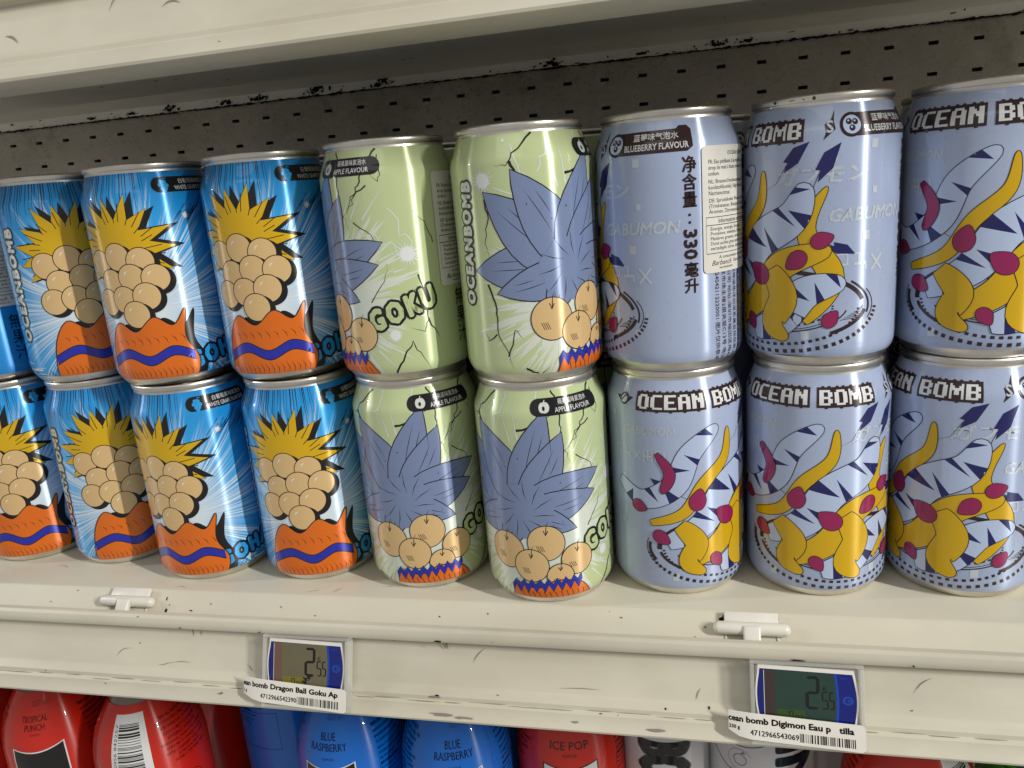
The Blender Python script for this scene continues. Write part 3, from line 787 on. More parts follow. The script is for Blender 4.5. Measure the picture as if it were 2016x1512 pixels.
def green_art():
    a = Art(); q = random.Random(5)
    for x, z, r_ in ((46, 62, 7.5), (-44, 92, 7), (36, 24, 5.5), (-40, 48, 5), (-34, 108, 1.5), (-38, 14, 1.6)): spray(a, x, z, r_, 18, int(x+90))
    for k, (x0, z0, x1, z1) in enumerate(((-38, 90, -8, 82), (-30, 104, -20, 78), (4, 109, 2, 80), (-12, 110, -20, 92), (22, 76, 46, 62), (40, 84, 52, 58))):   # pale lightning
        pts = []
        for i in range(9):
            t = i/8; pts.append((x0+(x1-x0)*t+q.gauss(0, 1.1), z0+(z1-z0)*t+q.gauss(0, 1.1)))
        a.stroke(pts, .7, PALEG, 1.1+.02*k)
    for t in range(40):
        an = 2*PI*t/40+q.gauss(0, .04); r1 = 34+6*q.random(); r2 = r1+6+12*q.random()
        a.stroke([(r1*math.cos(an), 46+r1*math.sin(an)*1.1), (r2*math.cos(an), 46+r2*math.sin(an)*1.1)], 1.1, PALEG, 1.05, taper=2)
    cr_ = [([(36, 111), (31, 103), (27, 97), (24, 90), (20, 84), (14, 80)], 1.0), ([(30, 94), (22, 90), (19, 82)], .7), ([(36, 108), (38, 99), (36, 96), (31, 101)], .5),
           ([(-20, 110), (-30, 102), (-32, 98), (-38, 98)], .9), ([(-31, 99), (-28, 92), (-24, 88)], 1.3), ([(-6, 93), (4, 96), (14, 101)], 1.2), ([(12, 111), (15, 104), (15, 92), (13, 88), (17, 80), (19, 74)], .8),
           ([(-44, 84), (-43, 76), (-45, 66), (-44, 58)], .8), ([(-46, 46), (-42, 36), (-43, 26), (-38, 14), (-36, 8)], 1.0), ([(-43, 24), (-48, 21), (-50, 26)], .8), ([(-38, 14), (-34, 26), (-31, 22)], .7),
           ([(-30, 8), (-24, 4.5), (-20, 8)], 1.0), ([(52, 38), (53, 30), (50, 24), (44, 27)], .9), ([(53, 30), (58, 20)], 1.0), ([(34, 5), (40, 14), (44, 20), (48, 12), (52, 5)], 1.0), ([(50, 52), (52, 44), (56, 42)], .8),
           ([(22, 78), (30, 72), (34, 64)], .5), ([(60, 66), (56, 76), (50, 82)], .5), ([(26, 40), (34, 50), (36, 58)], .5)]
    for i, (p_, w_) in enumerate(cr_): crack(a, p_, w_, i)
    # slate-blue leaves fanning out, white behind them
    a.poly(star(-2, 44, 22, 33, 25, 8, 1.05, 1.15, .15), PALEG, 1.4)
    L = [(3.0, 46, 28, .12), (2.5, 52, 28, -.10), (1.95, 50, 27, .14), (1.45, 52, 24, -.15), (.95, 44, 22, .12), (.5, 44, 22, -.12), (.0, 38, 20, .16), (-.5, 28, 16, .1), (3.55, 36, 20, -.15), (4.1, 26, 16, .1)]
    for i, (an, l, w_, bd) in enumerate(L):
        p_ = petal(-6, 52, an, l, w_, bd); lay = 2.4+i*.45
        a.shape(p_, SLATE, BLACK, .5, lay)
        c, s_ = math.cos(an), math.sin(an)
        for f0, f1, o in ((.35, .8, .02), (.5, .75, -.06)):
            pts = []
            for k in range(6):
                t = f0+(f1-f0)*k/5; x, y = t*l, bd*l*t*t+o*l; pts.append((-6+x*c-y*s_, 52+x*s_+y*c))
            a.stroke(pts, .35, BLACK, lay+.25, taper=1)
    a.shape([( -6+15*math.cos(t)*(1+.05*math.sin(7*t)), 52+14*math.sin(t)*(1+.05*math.sin(7*t))) for t in [2*PI*k/48 for k in range(48)]], SLATE, None, .5, 7.0)
    for k in range(11):
        t = 2*PI*k/11; a.stroke([(-6+5*math.cos(t), 52+5*math.sin(t)), (-6+10*math.cos(t+.35), 52+10*math.sin(t+.35)), (-6+16*math.cos(t+.4), 52+16*math.sin(t+.4))], .45, BLACK, 7.3, taper=1)
    # pale round fruit
    fr = [(-17, 30, 9.5), (4, 35, 9.0), (-4, 23, 8.5), (19, 25, 8.0), (10, 17, 6.5)]
    for i, (x, z, r_) in enumerate(fr):
        b0 = 7.5+.95*i
        a.circle(x, z, r_+.45, BLACK, b0, n=36); a.circle(x, z, r_, TAN, b0+.3, n=36)
        a.stroke([(x-1, z+r_*.75), (x, z+r_*.45), (x+1.2, z+r_*.72)], .5, BLACK, b0+.6)
        a.stroke([(x+.1, z+r_*.5), (x+.6, z+r_*1.05), (x+2, z+r_*1.3)], .6, BLACK, b0+.6, taper=2)
        for k in range(4): a.stroke([(x-r_*.55+k*.9, z-r_*.15), (x-r_*.4+k*.9, z-r_*.5)], .3, BLACK, b0+.6, taper=1)
    # orange swell with a ragged blue top
    wv = spline([(-16, 4), (-12, 13), (-2, 11), (8, 15), (19, 13), (24, 8), (26, 4)], 6)
    a.shape(wv, ORAN, BLACK, .5, 12.5)
    zz = [(-15+2.1*k, 13.5+(1.5 if k % 2 else -1.6)+.12*k) for k in range(18)]
    a.shape(zz+[(x, z-3.2-(k % 2)) for k, (x, z) in enumerate(zz[::-1])], ROYAL, BLACK, .35, 13.6)
    for k in range(12): a.stroke([(-10+2.8*k, 9), (-9+2.8*k, 5.5)], .35, BLACK, 13.0, taper=1)
    pill(a, 1, 38, 103.2, 8.0, BLACK)
    a.circle(8.2, 103.0, 2.3, CREAMI, 6, ry=2.5); a.circle(6.9, 103.0, 1.6, CREAMI, 6.1, ry=2.3); a.circle(7.6, 102.6, .7, BLACK, 6.3, ry=1.0); a.stroke([(7.6, 105), (8.4, 106.4)], .4, CREAMI, 6)
    a.text('蘋果風味氣泡水', 15, 105.0, WHITE, h=2.6, w_=16.5, layer=6); a.text('APPLE FLAVOUR', 13, 101.5, WHITE, w_=19.5, h=2.2, layer=6)
    word(a, 'GOKU', 25, 31, ink('ink_green_name', (192, 206, 154)), 9.4, .33, w_=33.5)
    bubble_logo(a, -58, 38, 92)
    a.text('無\n果\n汁', 71, 29, BLACK, h=27, w_=8.0, layer=5, line=1.0)
    return a

PX = {'O': ['.####.', '##..##', '##..##', '##..##', '##..##', '##..##', '.####.'], 'C': ['.#####', '##....', '##....', '##....', '##....', '##....', '.#####'],
      'E': ['######', '##....', '##....', '#####.', '##....', '##....', '######'], 'A': ['.####.', '##..##', '##..##', '######', '##..##', '##..##', '##..##'],
      'N': ['##..##', '###.##', '######', '##.###', '##..##', '##..##', '##..##'], 'B': ['#####.', '##..##', '##..##', '#####.', '##..##', '##..##', '#####.'],
      'M': ['#....#', '##..##', '######', '#.##.#', '#.##.#', '#....#', '#....#']}
def pixel_word(a, txt, x, zt, pxw, pxh):
    for i, c in enumerate(txt):
        if c == ' ': x += pxw*2.2; continue
        a.rect(x-pxw*1.2, zt-pxh*8.3, x+pxw*7.2, zt+pxh*1.3, BROWN, 3)
        for (dx, dz) in ((1, 1.3), (4, 1.3), (2.5, -8.3)):
            a.rect(x+dx*pxw, zt+dz*pxh-(.5 if dz > 0 else .5), x+(dx+1.4)*pxw, zt+dz*pxh+.5, BROWN, 3.2+.01*i)
        for r_, row in enumerate(PX[c]):
            for k, ch_ in enumerate(row):
                if ch_ == '#': a.rect(x+k*pxw, zt-(r_+1)*pxh, x+(k+1.02)*pxw, zt-r_*pxh+.01, WHITE, 3.8)
        x += pxw*7.0
    return x
def code_glyphs(a, x, z, h, m, n=4):
    G = [[(0, 0), (0, 1), (.8, 1), (.8, .5), (.45, .5)], [(0, 1), (.35, 1), (.35, .55), (.8, .55), (.8, .2)], [(0, .9), (.8, .1)], [(.8, .9), (0, .1)], [(0, 0), (0, 1), (.85, 1), (.85, 0)], [(0, .5), (.85, .5)], [(.42, 1), (.42, .2), (.9, .2)]]
    S_ = [[0], [1, 5], [2, 3], [4, 5, 6], [4, 5], [0, 1]]
    for i in range(n):
        for g in S_[i % len(S_)]: a.stroke([(x+i*h*.95+p_[0]*h*.8, z+p_[1]*h) for p_ in G[g]], h*.13, m, 1.6+.02*g)
def lilac_art():
    a = Art(); q = random.Random(9)
    F = FAINT
    # word mark in blocks, small emblems either side
    pixel_word(a, 'OCEAN', -34.5, 104.3, .93, .93); pixel_word(a, 'BOMB', 2.2, 104.3, .93, .93)
    a.circle(-43, 101.3, 2.9, BROWN, 3); a.circle(-43, 101.3, 1.9, PALEL, 3.3); a.stroke([(-44.6, 100.3), (-43, 102.4), (-41.6, 103)], .9, BROWN, 3.6); a.poly([(-46.2, 102.6), (-48.5, 102.2), (-46, 100.4)], BROWN, 3); a.poly([(-40, 100.2), (-37.6, 102.2), (-40, 102.8)], BROWN, 3)
    a.poly([(36.2, 96.5), (37.2, 99.6), (36.6, 102.6), (39, 104.2), (40.6, 108), (40.2, 103.4), (40.8, 100.4), (38.6, 98.6)], BROWN, 3)
    a.text('S', 38.6, 101.6, F, h=4.6, anchor='c', fat=.15, layer=3.6)
    # flavour plate
    a.poly([(46, 97.2), (80, 97.2), (82.4, 99), (82.4, 106), (80.6, 107.8), (77, 107.8), (75.8, 106.6), (50, 106.4), (47, 106.2)], BROWN, 3)
    a.circle(47.4, 101.8, 4.9, BROWN, 3.2); a.circle(47.4, 101.8, 3.7, PALEL, 3.6)
    for x, z in ((46.2, 103.0), (48.8, 102.8), (47.4, 100.4)): a.circle(x, z, 1.25, BROWN, 3.9); a.circle(x-.2, z+.3, .45, PALEL, 4.2, n=8)
    a.text('蓝莓味气泡水', 56.5, 104.0, WHITE, w_=20, h=2.9, layer=4.2, fat=.06); a.text('BLUEBERRY FLAVOUR', 52.5, 99.9, WHITE, w_=28, h=2.5, layer=4.2, fat=.07)
    # pale background words
    a.text('GABUMON', -43, 87, F, w_=26, h=4.2, fat=.18, shear=.2, layer=1.5); code_glyphs(a, -50, 71, 6.2, F, 5)
    a.text('ガブモン', -48, 45, F, w_=14, h=3.6, layer=1.5, shear=.2)
    a.text('ガブモン', 17, 83, F, w_=37, h=7.2, fat=.28, shear=.2, layer=1.5); a.text('GABUMON', 39, 66, F, w_=37, h=5.2, fat=.26, shear=.2, layer=1.5); code_glyphs(a, 41, 41, 8.6, F, 3)
    for x, z, s_ in ((-52, 92, 2.2), (-46, 60, 2.6), (-48, 37, 1.8), (-20, 10, 3.4), (56, 92, 3.0), (57, 74, 2.2), (53, 55, 3.2), (31, 67, 2.4), (40, 88, 1.6), (28, 13, 3.4), (54, 18, 2.6), (0, 40, 2)):
        a.rect(x, z, x+s_, z+s_*1.2, F, 1.4)
    # spinning target rings under the splash
    def arc(cx, cz, rx, rz, t0, t1, w_, dash=0, lay=2, m=BROWN):
        n = max(4, int(abs(t1-t0)/.06)); pts = [(cx+rx*math.cos(t0+(t1-t0)*k/n), cz+rz*math.sin(t0+(t1-t0)*k/n)) for k in range(n+1)]
        if not dash: a.stroke(pts, w_, m, lay)
        else:
            t = t0
            while t < t1:
                a.stroke([(cx+rx*math.cos(t+.5*dash*k/3), cz+rz*math.sin(t+.5*dash*k/3)) for k in range(4)], w_, m, lay); t += dash
    cx, cz = 14, 27.5
    arc(cx, cz, 40, 16.5, PI*.60, PI*1.02, 2.4, lay=1.8); arc(cx, cz, 45, 18.5, PI*.96, PI*1.12, 1.6, lay=1.8); arc(cx, cz, 46.5, 19.5, PI*.93, PI*1.2, .4, lay=1.8)
    arc(cx, cz, 40, 15.5, PI*1.05, PI*1.3, 1.4, lay=1.8); arc(cx, cz, 33, 11.5, PI*1.1, PI*1.95, .55, lay=1.8); arc(cx, cz, 31, 10.5, PI*1.3, PI*1.8, .3, lay=1.8)
    arc(cx, cz, 40, 16, PI*.05, PI*.42, 1.8, lay=1.8); arc(cx, cz, 42.5, 18, PI*-.06, PI*.2, .9, lay=1.8); arc(cx, cz, 44.5, 18.5, PI*-.1, PI*.12, .4, lay=1.8); arc(cx, cz, 41, 15, -PI*.28, -PI*.04, 1.6, lay=1.8)
    arc(cx, cz, 46, 20.5, PI*1.05, PI*1.97, 1.7, .085, 1.8); arc(cx, cz, 38, 17.2, PI*1.02, PI*1.98, 1.3, .09, 1.8); arc(cx, cz, 27, 9, PI*.0, PI*2, .8, .14, 1.8)
    for k in range(7): a.stroke([(cx+30+1.5*k, cz-6+.8*k), (cx+40, cz-5+.8*k)], .25, BROWN, 1.8)
    # abstract splash: pale ribbons with navy bars, yellow ribbons, magenta drops
    def ribbon(pts, w0, w1, fill, lay, bars=0, line=.35, bm_=NAVY):
        c = spline(pts, 8); n = len(c); L_ = []; R_ = []
        for i in range(n):
            p0, p1 = c[max(0, i-1)], c[min(n-1, i+1)]; dx, dz = p1[0]-p0[0], p1[1]-p0[1]; l = math.hypot(dx, dz) or 1; t = i/(n-1)
            w_ = (w0+(w1-w0)*t)*(.12+.88*math.sin(PI*min(1, .08+t*.92))**.6)
            L_.append((c[i][0]-dz/l*w_/2, c[i][1]+dx/l*w_/2)); R_.append((c[i][0]+dz/l*w_/2, c[i][1]-dx/l*w_/2))
        a.shape(L_+R_[::-1], fill, BLACK, line, lay)
        for b in range(bars):
            i = int((b+1)/(bars+1)*(n-1)); i2 = min(n-1, i+2); m_ = (c[min(n-1, i+3)][0]*.45+R_[i2][0]*.55, c[min(n-1, i+3)][1]*.45+R_[i2][1]*.55)
            if b % 2: a.poly([L_[i], L_[i2], m_], bm_, lay+.15)
            else: a.poly([R_[i], R_[i2], (c[i][0]*.5+L_[i2][0]*.5, c[i][1]*.5+L_[i2][1]*.5)], bm_, lay+.15)
    for x, z, an, k_ in ((25, 91, .75, 1), (38, 88, .95, 1.1), (-24, 60, 2.6, .8), (44, 52, -.4, .8)):      # dark shards
        c, sn = math.cos(an), math.sin(an)
        a.poly([(x+k_*(u*c-v*sn), z+k_*(u*sn+v*c)) for u, v in ((8, 0), (2, 3), (-5, 2), (-4, .4), (-8, -1.5), (-1, -3))], NAVY, 2.3)
        a.stroke([(x-k_*5*c, z-k_*5*sn), (x-k_*14*c+2, z-k_*14*sn-1), (x-k_*20*c, z-k_*20*sn)], .3, BLACK, 2.0, taper=2)
    ribbon([(28, 22), (40, 40), (30, 60), (38, 78)], 14, 6, YELL, 2.4)
    ribbon([(-48, 60), (-34, 52), (-18, 60), (-10, 76), (4, 88)], 9, 15, PALEL, 3.4, 6)
    ribbon([(-30, 40), (-14, 46), (-4, 60), (8, 72), (10, 86)], 6, 7, YELL, 4.4)
    ribbon([(-22, 30), (-4, 40), (8, 56), (24, 66), (30, 80)], 14, 19, PALEL, 5.4, 8)
    ribbon([(-12, 20), (6, 30), (20, 46), (40, 52)], 12, 15, YELL, 6.4)
    ribbon([(4, 16), (18, 21), (30, 34), (46, 38)], 14, 16, PALEL, 7.4, 6)
    ribbon([(14, 44), (20, 32), (15, 20), (22, 13)], 15, 11, YELL, 8.4)
    ribbon([(-16, 40), (-8, 30), (-12, 20), (-4, 14)], 13, 9, YELL, 9.2)
    ribbon([(-26, 76), (-20, 66), (-24, 56)], 4, 7, MAG, 10)
    for x, z, t, s_ in ((-36, 48, 1.3, .9), (8, 42, -2.2, 1.3), (36, 56, 1.9, 1.0), (-25, 33, 1.0, 1.0), (26, 48, -.9, 1.1), (40, 22, 2.5, .9), (-7, 52, 2.9, 1.2), (2, 20, .6, .9)):
        p_ = [(0, 5.2), (-3.2, 1.5), (-3.4, -1.6), (-1.6, -4), (1, -4.2), (3, -2.4), (3.2, 1.2)]
        c, sn = math.cos(t+PI), math.sin(t+PI)
        a.shape(spline([(x+s_*(u*c-v*sn), z+s_*(u*sn+v*c)) for u, v in p_], 4, True), MAG, BLACK, .3, 10.5)
    # round the back: volume and ingredient columns
    a.text('净\n含\n量', 80.5, 84.5, BROWN, h=21, w_=6.0, layer=5, fat=.16, anchor='c')
    a.circle(80.2, 70.6, .6, BROWN, 5); a.circle(80.2, 67.4, .6, BROWN, 5)
    a.text('330', 80.4, 58.0, BROWN, w_=12.4, h=5.6, rot=-PI/2, layer=5, fat=.3, anchor='c')
    a.text('毫\n升', 80.5, 43.6, BROWN, h=13.4, w_=6.0, layer=5, fat=.16, anchor='c')
    cols = ['TWN24042112220001·图片仅供参考', '品批发市场主楼2层夹层C13号·电话', '有限公司·地址:深圳市福田区梅林', '有沉淀物或色泽加深系属自然现象,敬', '请·饮用方法:冰凉后饮用,风味更佳', '月/日(见罐底)·贮存条件:请保存于阴', '凉处·配料:水(果味糖浆)食品添加', '剂·柠檬酸·二氧化碳·香料·进口商']
    for i, t in enumerate(cols): a.text(t, 93+3.9*i, 52, BROWN, w_=48, h=2.6, rot=-PI/2, layer=5)
    return a
def sticker_art(x0, kind):
    a = Art(); w_ = 44; zt, zb = 98.5, 44.5
    r_ = 2
    pts = []
    for cx, cz, t0 in ((x0+w_-r_, zt-r_, 0), (x0+r_, zt-r_, PI/2), (x0+r_, zb+r_, PI), (x0+w_-r_, zb+r_, 1.5*PI)):
        pts += [(cx+r_*math.cos(t0+PI/2*k/4), cz+r_*math.sin(t0+PI/2*k/4)) for k in range(5)]
    a.poly(pts, STICK, 5.6)
    head = 'OCEAN BOMB' ; P_ = PRINT
    fl = {'lilac': 'FR: Eau pétillante à la myrtille, boisson gazeuse\nsirop de maïs à haute teneur en fructose\nsodium.', 'green': 'FR: Boisson à la pomme, eau gazeuse\nsirop de maïs à haute teneur en fructose\nsodium.', 'blue': 'FR: Boisson au raisin blanc, eau gazeuse\nsirop de maïs à haute teneur en fructose\nsodium.'}[kind]
    a.text(head, x0+14, 95.2, P_, w_=14, h=1.7, layer=6.4)
    a.text(fl, x0+3, 89.4, P_, w_=36, h=6.6, layer=6.4)
    a.text('NL: Bruisend bosbessenwater, frisdrank\nkoolstofdioxide), High Fructose Corn Syrup\nNatriumcitraat.', x0+3, 81.2, P_, w_=37, h=6.6, layer=6.4)
    a.text('DE: Sprudelndes Wasser mit Heidelbeer\n(Trinkwasser, flüssiges Kohlendioxid)\nAromen, Zitronensäure, Natrium', x0+3, 73.2, P_, w_=37, h=6.6, layer=6.4)
    a.stroke([(x0+1.5, 68.6), (x0+42, 68.6), (x0+42, 53), (x0+1.5, 53)], .3, P_, 6.4, True)
    a.stroke([(x0+1.5, 65.2), (x0+42, 65.2)], .3, P_, 6.4)
    a.text('Informations nutritionnelles', x0+8, 66.9, P_, w_=26, h=1.9, layer=6.4)
    a.text('Energie, energie, Energie\nProtéines, eiwitten, Eiweiss\nMatières grasses, vetten, Fett\nDont acides gras saturés, waarvan\nverzadigde zuren, davon gesättigte', x0+3.5, 59.2, P_, w_=30, h=10.4, layer=6.4)
    a.text('A consommer de préférence avant le', x0+8, 51.0, P_, w_=32, h=1.9, layer=6.4); a.text('Barbanch', x0+4, 48.8, P_, w_=12, h=2.2, shear=.4, layer=6.4); a.text('Karel Mirra Zaventem', x0+18, 48.9, P_, w_=19, h=1.6, layer=6.4)
    a.text('www.barbanch.be', x0+8, 46.6, P_, w_=9, h=1.0, layer=6.4)
    return a
def make_can(kind, label):
    art, wall, sx = {'blue': (blue_art, BURST, 66), 'green': (green_art, PGREEN, 62), 'lilac': (lilac_art, PLILAC, 86)}[kind]
    root = empty('drink_can'); tag(root, label, 'can')
    wrap('printed_wall', art(), CP, (5.2, 110.6), 33, wall, root, ZC, wallz=WZ)
    wrap('sticker', sticker_art(sx, kind), CP, (4.4, 111), 33, None, root, (97.5, 98.5), lay=.075)
    mm = lambda l: [(z/1000, r/1000) for z, r in l]
    bm = revolve(mm([(6.0, 0), (5.5, 8), (4.2, 15), (2.0, 21), (.5, 24.4), (0, 25.6), (.25, 27.0), (.6, 28.2), (2.2, 29.6), (4.2, 30.97), (5.05, 31.45)]), 96)
    frombm('base', bm, ALU, root)
    bm = revolve(mm([(110.65, 28.93), (111.4, 28.8), (112.0, 28.75), (112.25, 29.2), (112.6, 29.5), (114.3, 29.55), (114.9, 29.35), (115.2, 28.9), (115.1, 28.4), (114.6, 28.1), (112, 27.7), (109.4, 26.9), (108.8, 26.2), (108.9, 25.4), (110.2, 24.8), (110.6, 24.2), (110.6, 0)]), 96)
    lid = frombm('lid', bm, ALU, root)
    bm = bmesh.new(); c = [(9*math.cos(t)*.9, 12*math.sin(t)) for t in [2*PI*k/24 for k in range(24)]]
    f = bm.faces.new([bm.verts.new((x/1000, y/1000, .1109)) for x, y in c]); g = bmesh.ops.extrude_face_region(bm, geom=[f])
    for v in g['geom']:
        if isinstance(v, bmesh.types.BMVert): v.co.z += .0010
    bmesh.ops.recalc_face_normals(bm, faces=bm.faces[:]); frombm('pull_tab', bm, ALU, lid, smooth=False)
    return root
def copy_tree(o, parent=None):
    c = o.copy(); COL.objects.link(c); c.parent = parent
    for k in list(o.children): copy_tree(k, c)
    return c
PROTO = {}
def put_can(kind, x, y, z, axis_s, label, group):
    if kind not in PROTO: PROTO[kind] = make_can(kind, label); o = PROTO[kind]
    else: o = copy_tree(PROTO[kind])
    az = math.atan2(CAM[0]-x, y-CAM[1])
    o.location = (x, y, z); o.rotation_euler = (0, 0, az-axis_s/33); o['label'] = label; o['group'] = group
    return o
TOP = .1150
def dent_fn(s_, z):
    g = lambda cx, cz, wx, wz, h: -h*math.exp(-((s_-cx)/wx)**2-((z-cz)/wz)**2)
    return g(24, 9, 8, 6, 1.5)+g(33, 11, 4, 5, .9)+g(29, 9, 1.6, 5, -.7)+g(17, 12, 5, 4, .4)
B = 'blue drink cans'; G = 'pale green drink cans'; L = 'lilac drink cans'
front = [
 ('blue', -.3440, .0545, 0, 13, 'blue can at the left edge of the lower row', B), ('blue', -.2767, .0549, 0, 1, 'blue can in the lower row, second from left, shaded on its right half', B),
 ('blue', -.2057, .0402, 0, 22, 'blue can in the lower row just left of the price tag', B), ('blue', -.1382, .0444, 0, 9, 'blue can in the lower row right beside the green cans', B),
 ('green', -.0700, .0400, 0, 5.5, 'green can in the lower row beside the blue cans, whole flavour pill showing', G), ('green', .0000, .0303, 0, 6, 'green can in the lower row next to the lilac cans, standing furthest forward', G),
 ('lilac', .0662, .0430, 0, -17, 'lilac can in the lower row beside the green cans', L), ('lilac', .1344, .0460, 0, 1, 'lilac can in the lower row with the whole pixel wordmark showing', L), ('lilac', .2017, .0492, 0, 22, 'lilac can at the right end of the lower row', L), ('lilac', .2700, .0500, 0, 40, 'lilac can cut by the right edge, lower row', L),
 ('blue', -.3460, .0540, TOP, 71, 'blue can on top at the left edge, turned to its large dark characters', B), ('blue', -.2775, .0539, TOP, -4, 'blue can on top, second from left, its right side in shadow', B),
 ('blue', -.2084, .0405, TOP, 16, 'blue can on top in the middle of the blue ones', B), ('blue', -.1405, .0450, TOP, 13, 'blue can on top right beside the green cans', B),
 ('green', -.0695, .0370, TOP, 41, 'green can on top turned to show its outlined name and a white sticker', G), ('green', .0003, .0278, TOP, -26, 'green can on top with the vertical bubble logo at its left', G),
 ('lilac', .0664, .0405, TOP, 71, 'lilac can on top turned to its white ingredients sticker and blueberry plate', L), ('lilac', .1340, .0438, TOP, 35, 'lilac can on top with brown spots on its rim', L), ('lilac', .2019, .0480, TOP, -2, 'lilac can on top cut by the right edge of the photo', L), ('lilac', .2700, .0495, TOP, 10, 'lilac can on top beyond the right edge', L)]
placed = [put_can(*f_) for f_ in front]
# the battered one: a crease at its foot and brown spots on its rim
t7 = placed[17]; old = [c for c in t7.children if c.name.startswith('printed_wall')][0]
fresh = wrap('printed_wall', lilac_art(), CP, (5.2, 110.6), 33, PLILAC, t7, ZC, wallz=[5.0+k*.8 for k in range(26)]+WZ[7:], dent=dent_fn, seg=192)
bpy.data.objects.remove(old)
lid7 = [c for c in t7.children if c.name.startswith('lid')][0]
STAIN = flat('brown_stain', (104, 74, 40), .6, .2, var=.4, nscale=500)
for az_, w_, h_ in ((.35, .045, 1.3), (.92, .05, 1.6), (.62, .10, .35), (.78, .03, .5)):
    bm = bmesh.new(); n = 8; c = bm.verts.new((.0298*math.sin(az_+.05), -.0298*math.cos(az_+.05), .1134)); ring = []
    for k in range(n):
        t = 2*PI*k/n; a_ = az_+.05+w_/2*math.cos(t); ring.append(bm.verts.new((.02972*math.sin(a_), -.02972*math.cos(a_), .1134+h_/2000*math.sin(t))))
    for k in range(n): bm.faces.new((c, ring[k], ring[(k+1) % n]))
    frombm('rim_stain', bm, STAIN, lid7)
# the second row, mostly hidden; their rims and slivers of colour show in the gaps
rq = random.Random(2)
for i, (kind, x, y, z, s_, lab, grp) in enumerate(front):
    tier = 'top' if z else 'lower'
    sec = {'blue': 'blue', 'green': 'green', 'lilac': 'lilac'}[kind]
    pos = {0: 'at the left end', 3: 'next to the green ones', 1: 'second from left', 2: 'third from left', 4: 'left one behind the green cans', 5: 'right one behind the green cans', 6: 'first beside the green ones', 7: 'second beside the green ones', 8: 'third beside the green ones', 9: 'at the right end'}[i % 10]
    put_can(kind, x+.004*rq.random()+(.012 if kind != 'blue' else .004), .118+.004*rq.random(), z, rq.uniform(-90, 90), '%s can, second row back, %s tier, %s' % (sec, tier, pos), grp)

# ================================================================ bottles on the shelf below
def plain(name, rgb, rough=.25):
    m, nt, b = base_mat(name); n = noise(nt, 30, 3); c = lin(rgb)
    nt.links.new(mixc(nt, maprange(nt, n, .3, .7, 0, .25), c, tuple(x*.8 for x in c)), b.inputs['Base Color'])
    foil(nt, b, 0, .34, .35)
    return m
BR, BB = plain('sleeve_red', (196, 34, 16)), plain('sleeve_blue', (8, 108, 210))
BG = plain('sleeve_green', (70, 160, 40)); BW = plain('can_white', (200, 200, 204), .3)
NECK = flat('neck_plastic', (128, 112, 100), .15, .6, var=.2)
BK = plain('sleeve_black', (20, 18, 20)); BWH = plain('sleeve_white', (220, 220, 220)); DRED = plain('sleeve_text_red', (110, 12, 8)); DBLU = plain('sleeve_text_blue', (6, 44, 104)); GREY = plain('can_grey', (120, 120, 124))
BP = [(0, 30), (1.5, 34), (5, 36), (125, 36), (130, 35.9), (137, 35.2), (144, 33.8), (151, 31.4), (158, 28), (164, 24.2), (169, 20.8), (173, 18.2), (176, 17)]
BZ = [3, 5, 40, 90, 115, 125, 130, 134, 137, 141, 144, 148, 151, 155, 158, 161, 164, 167, 169, 171.5]
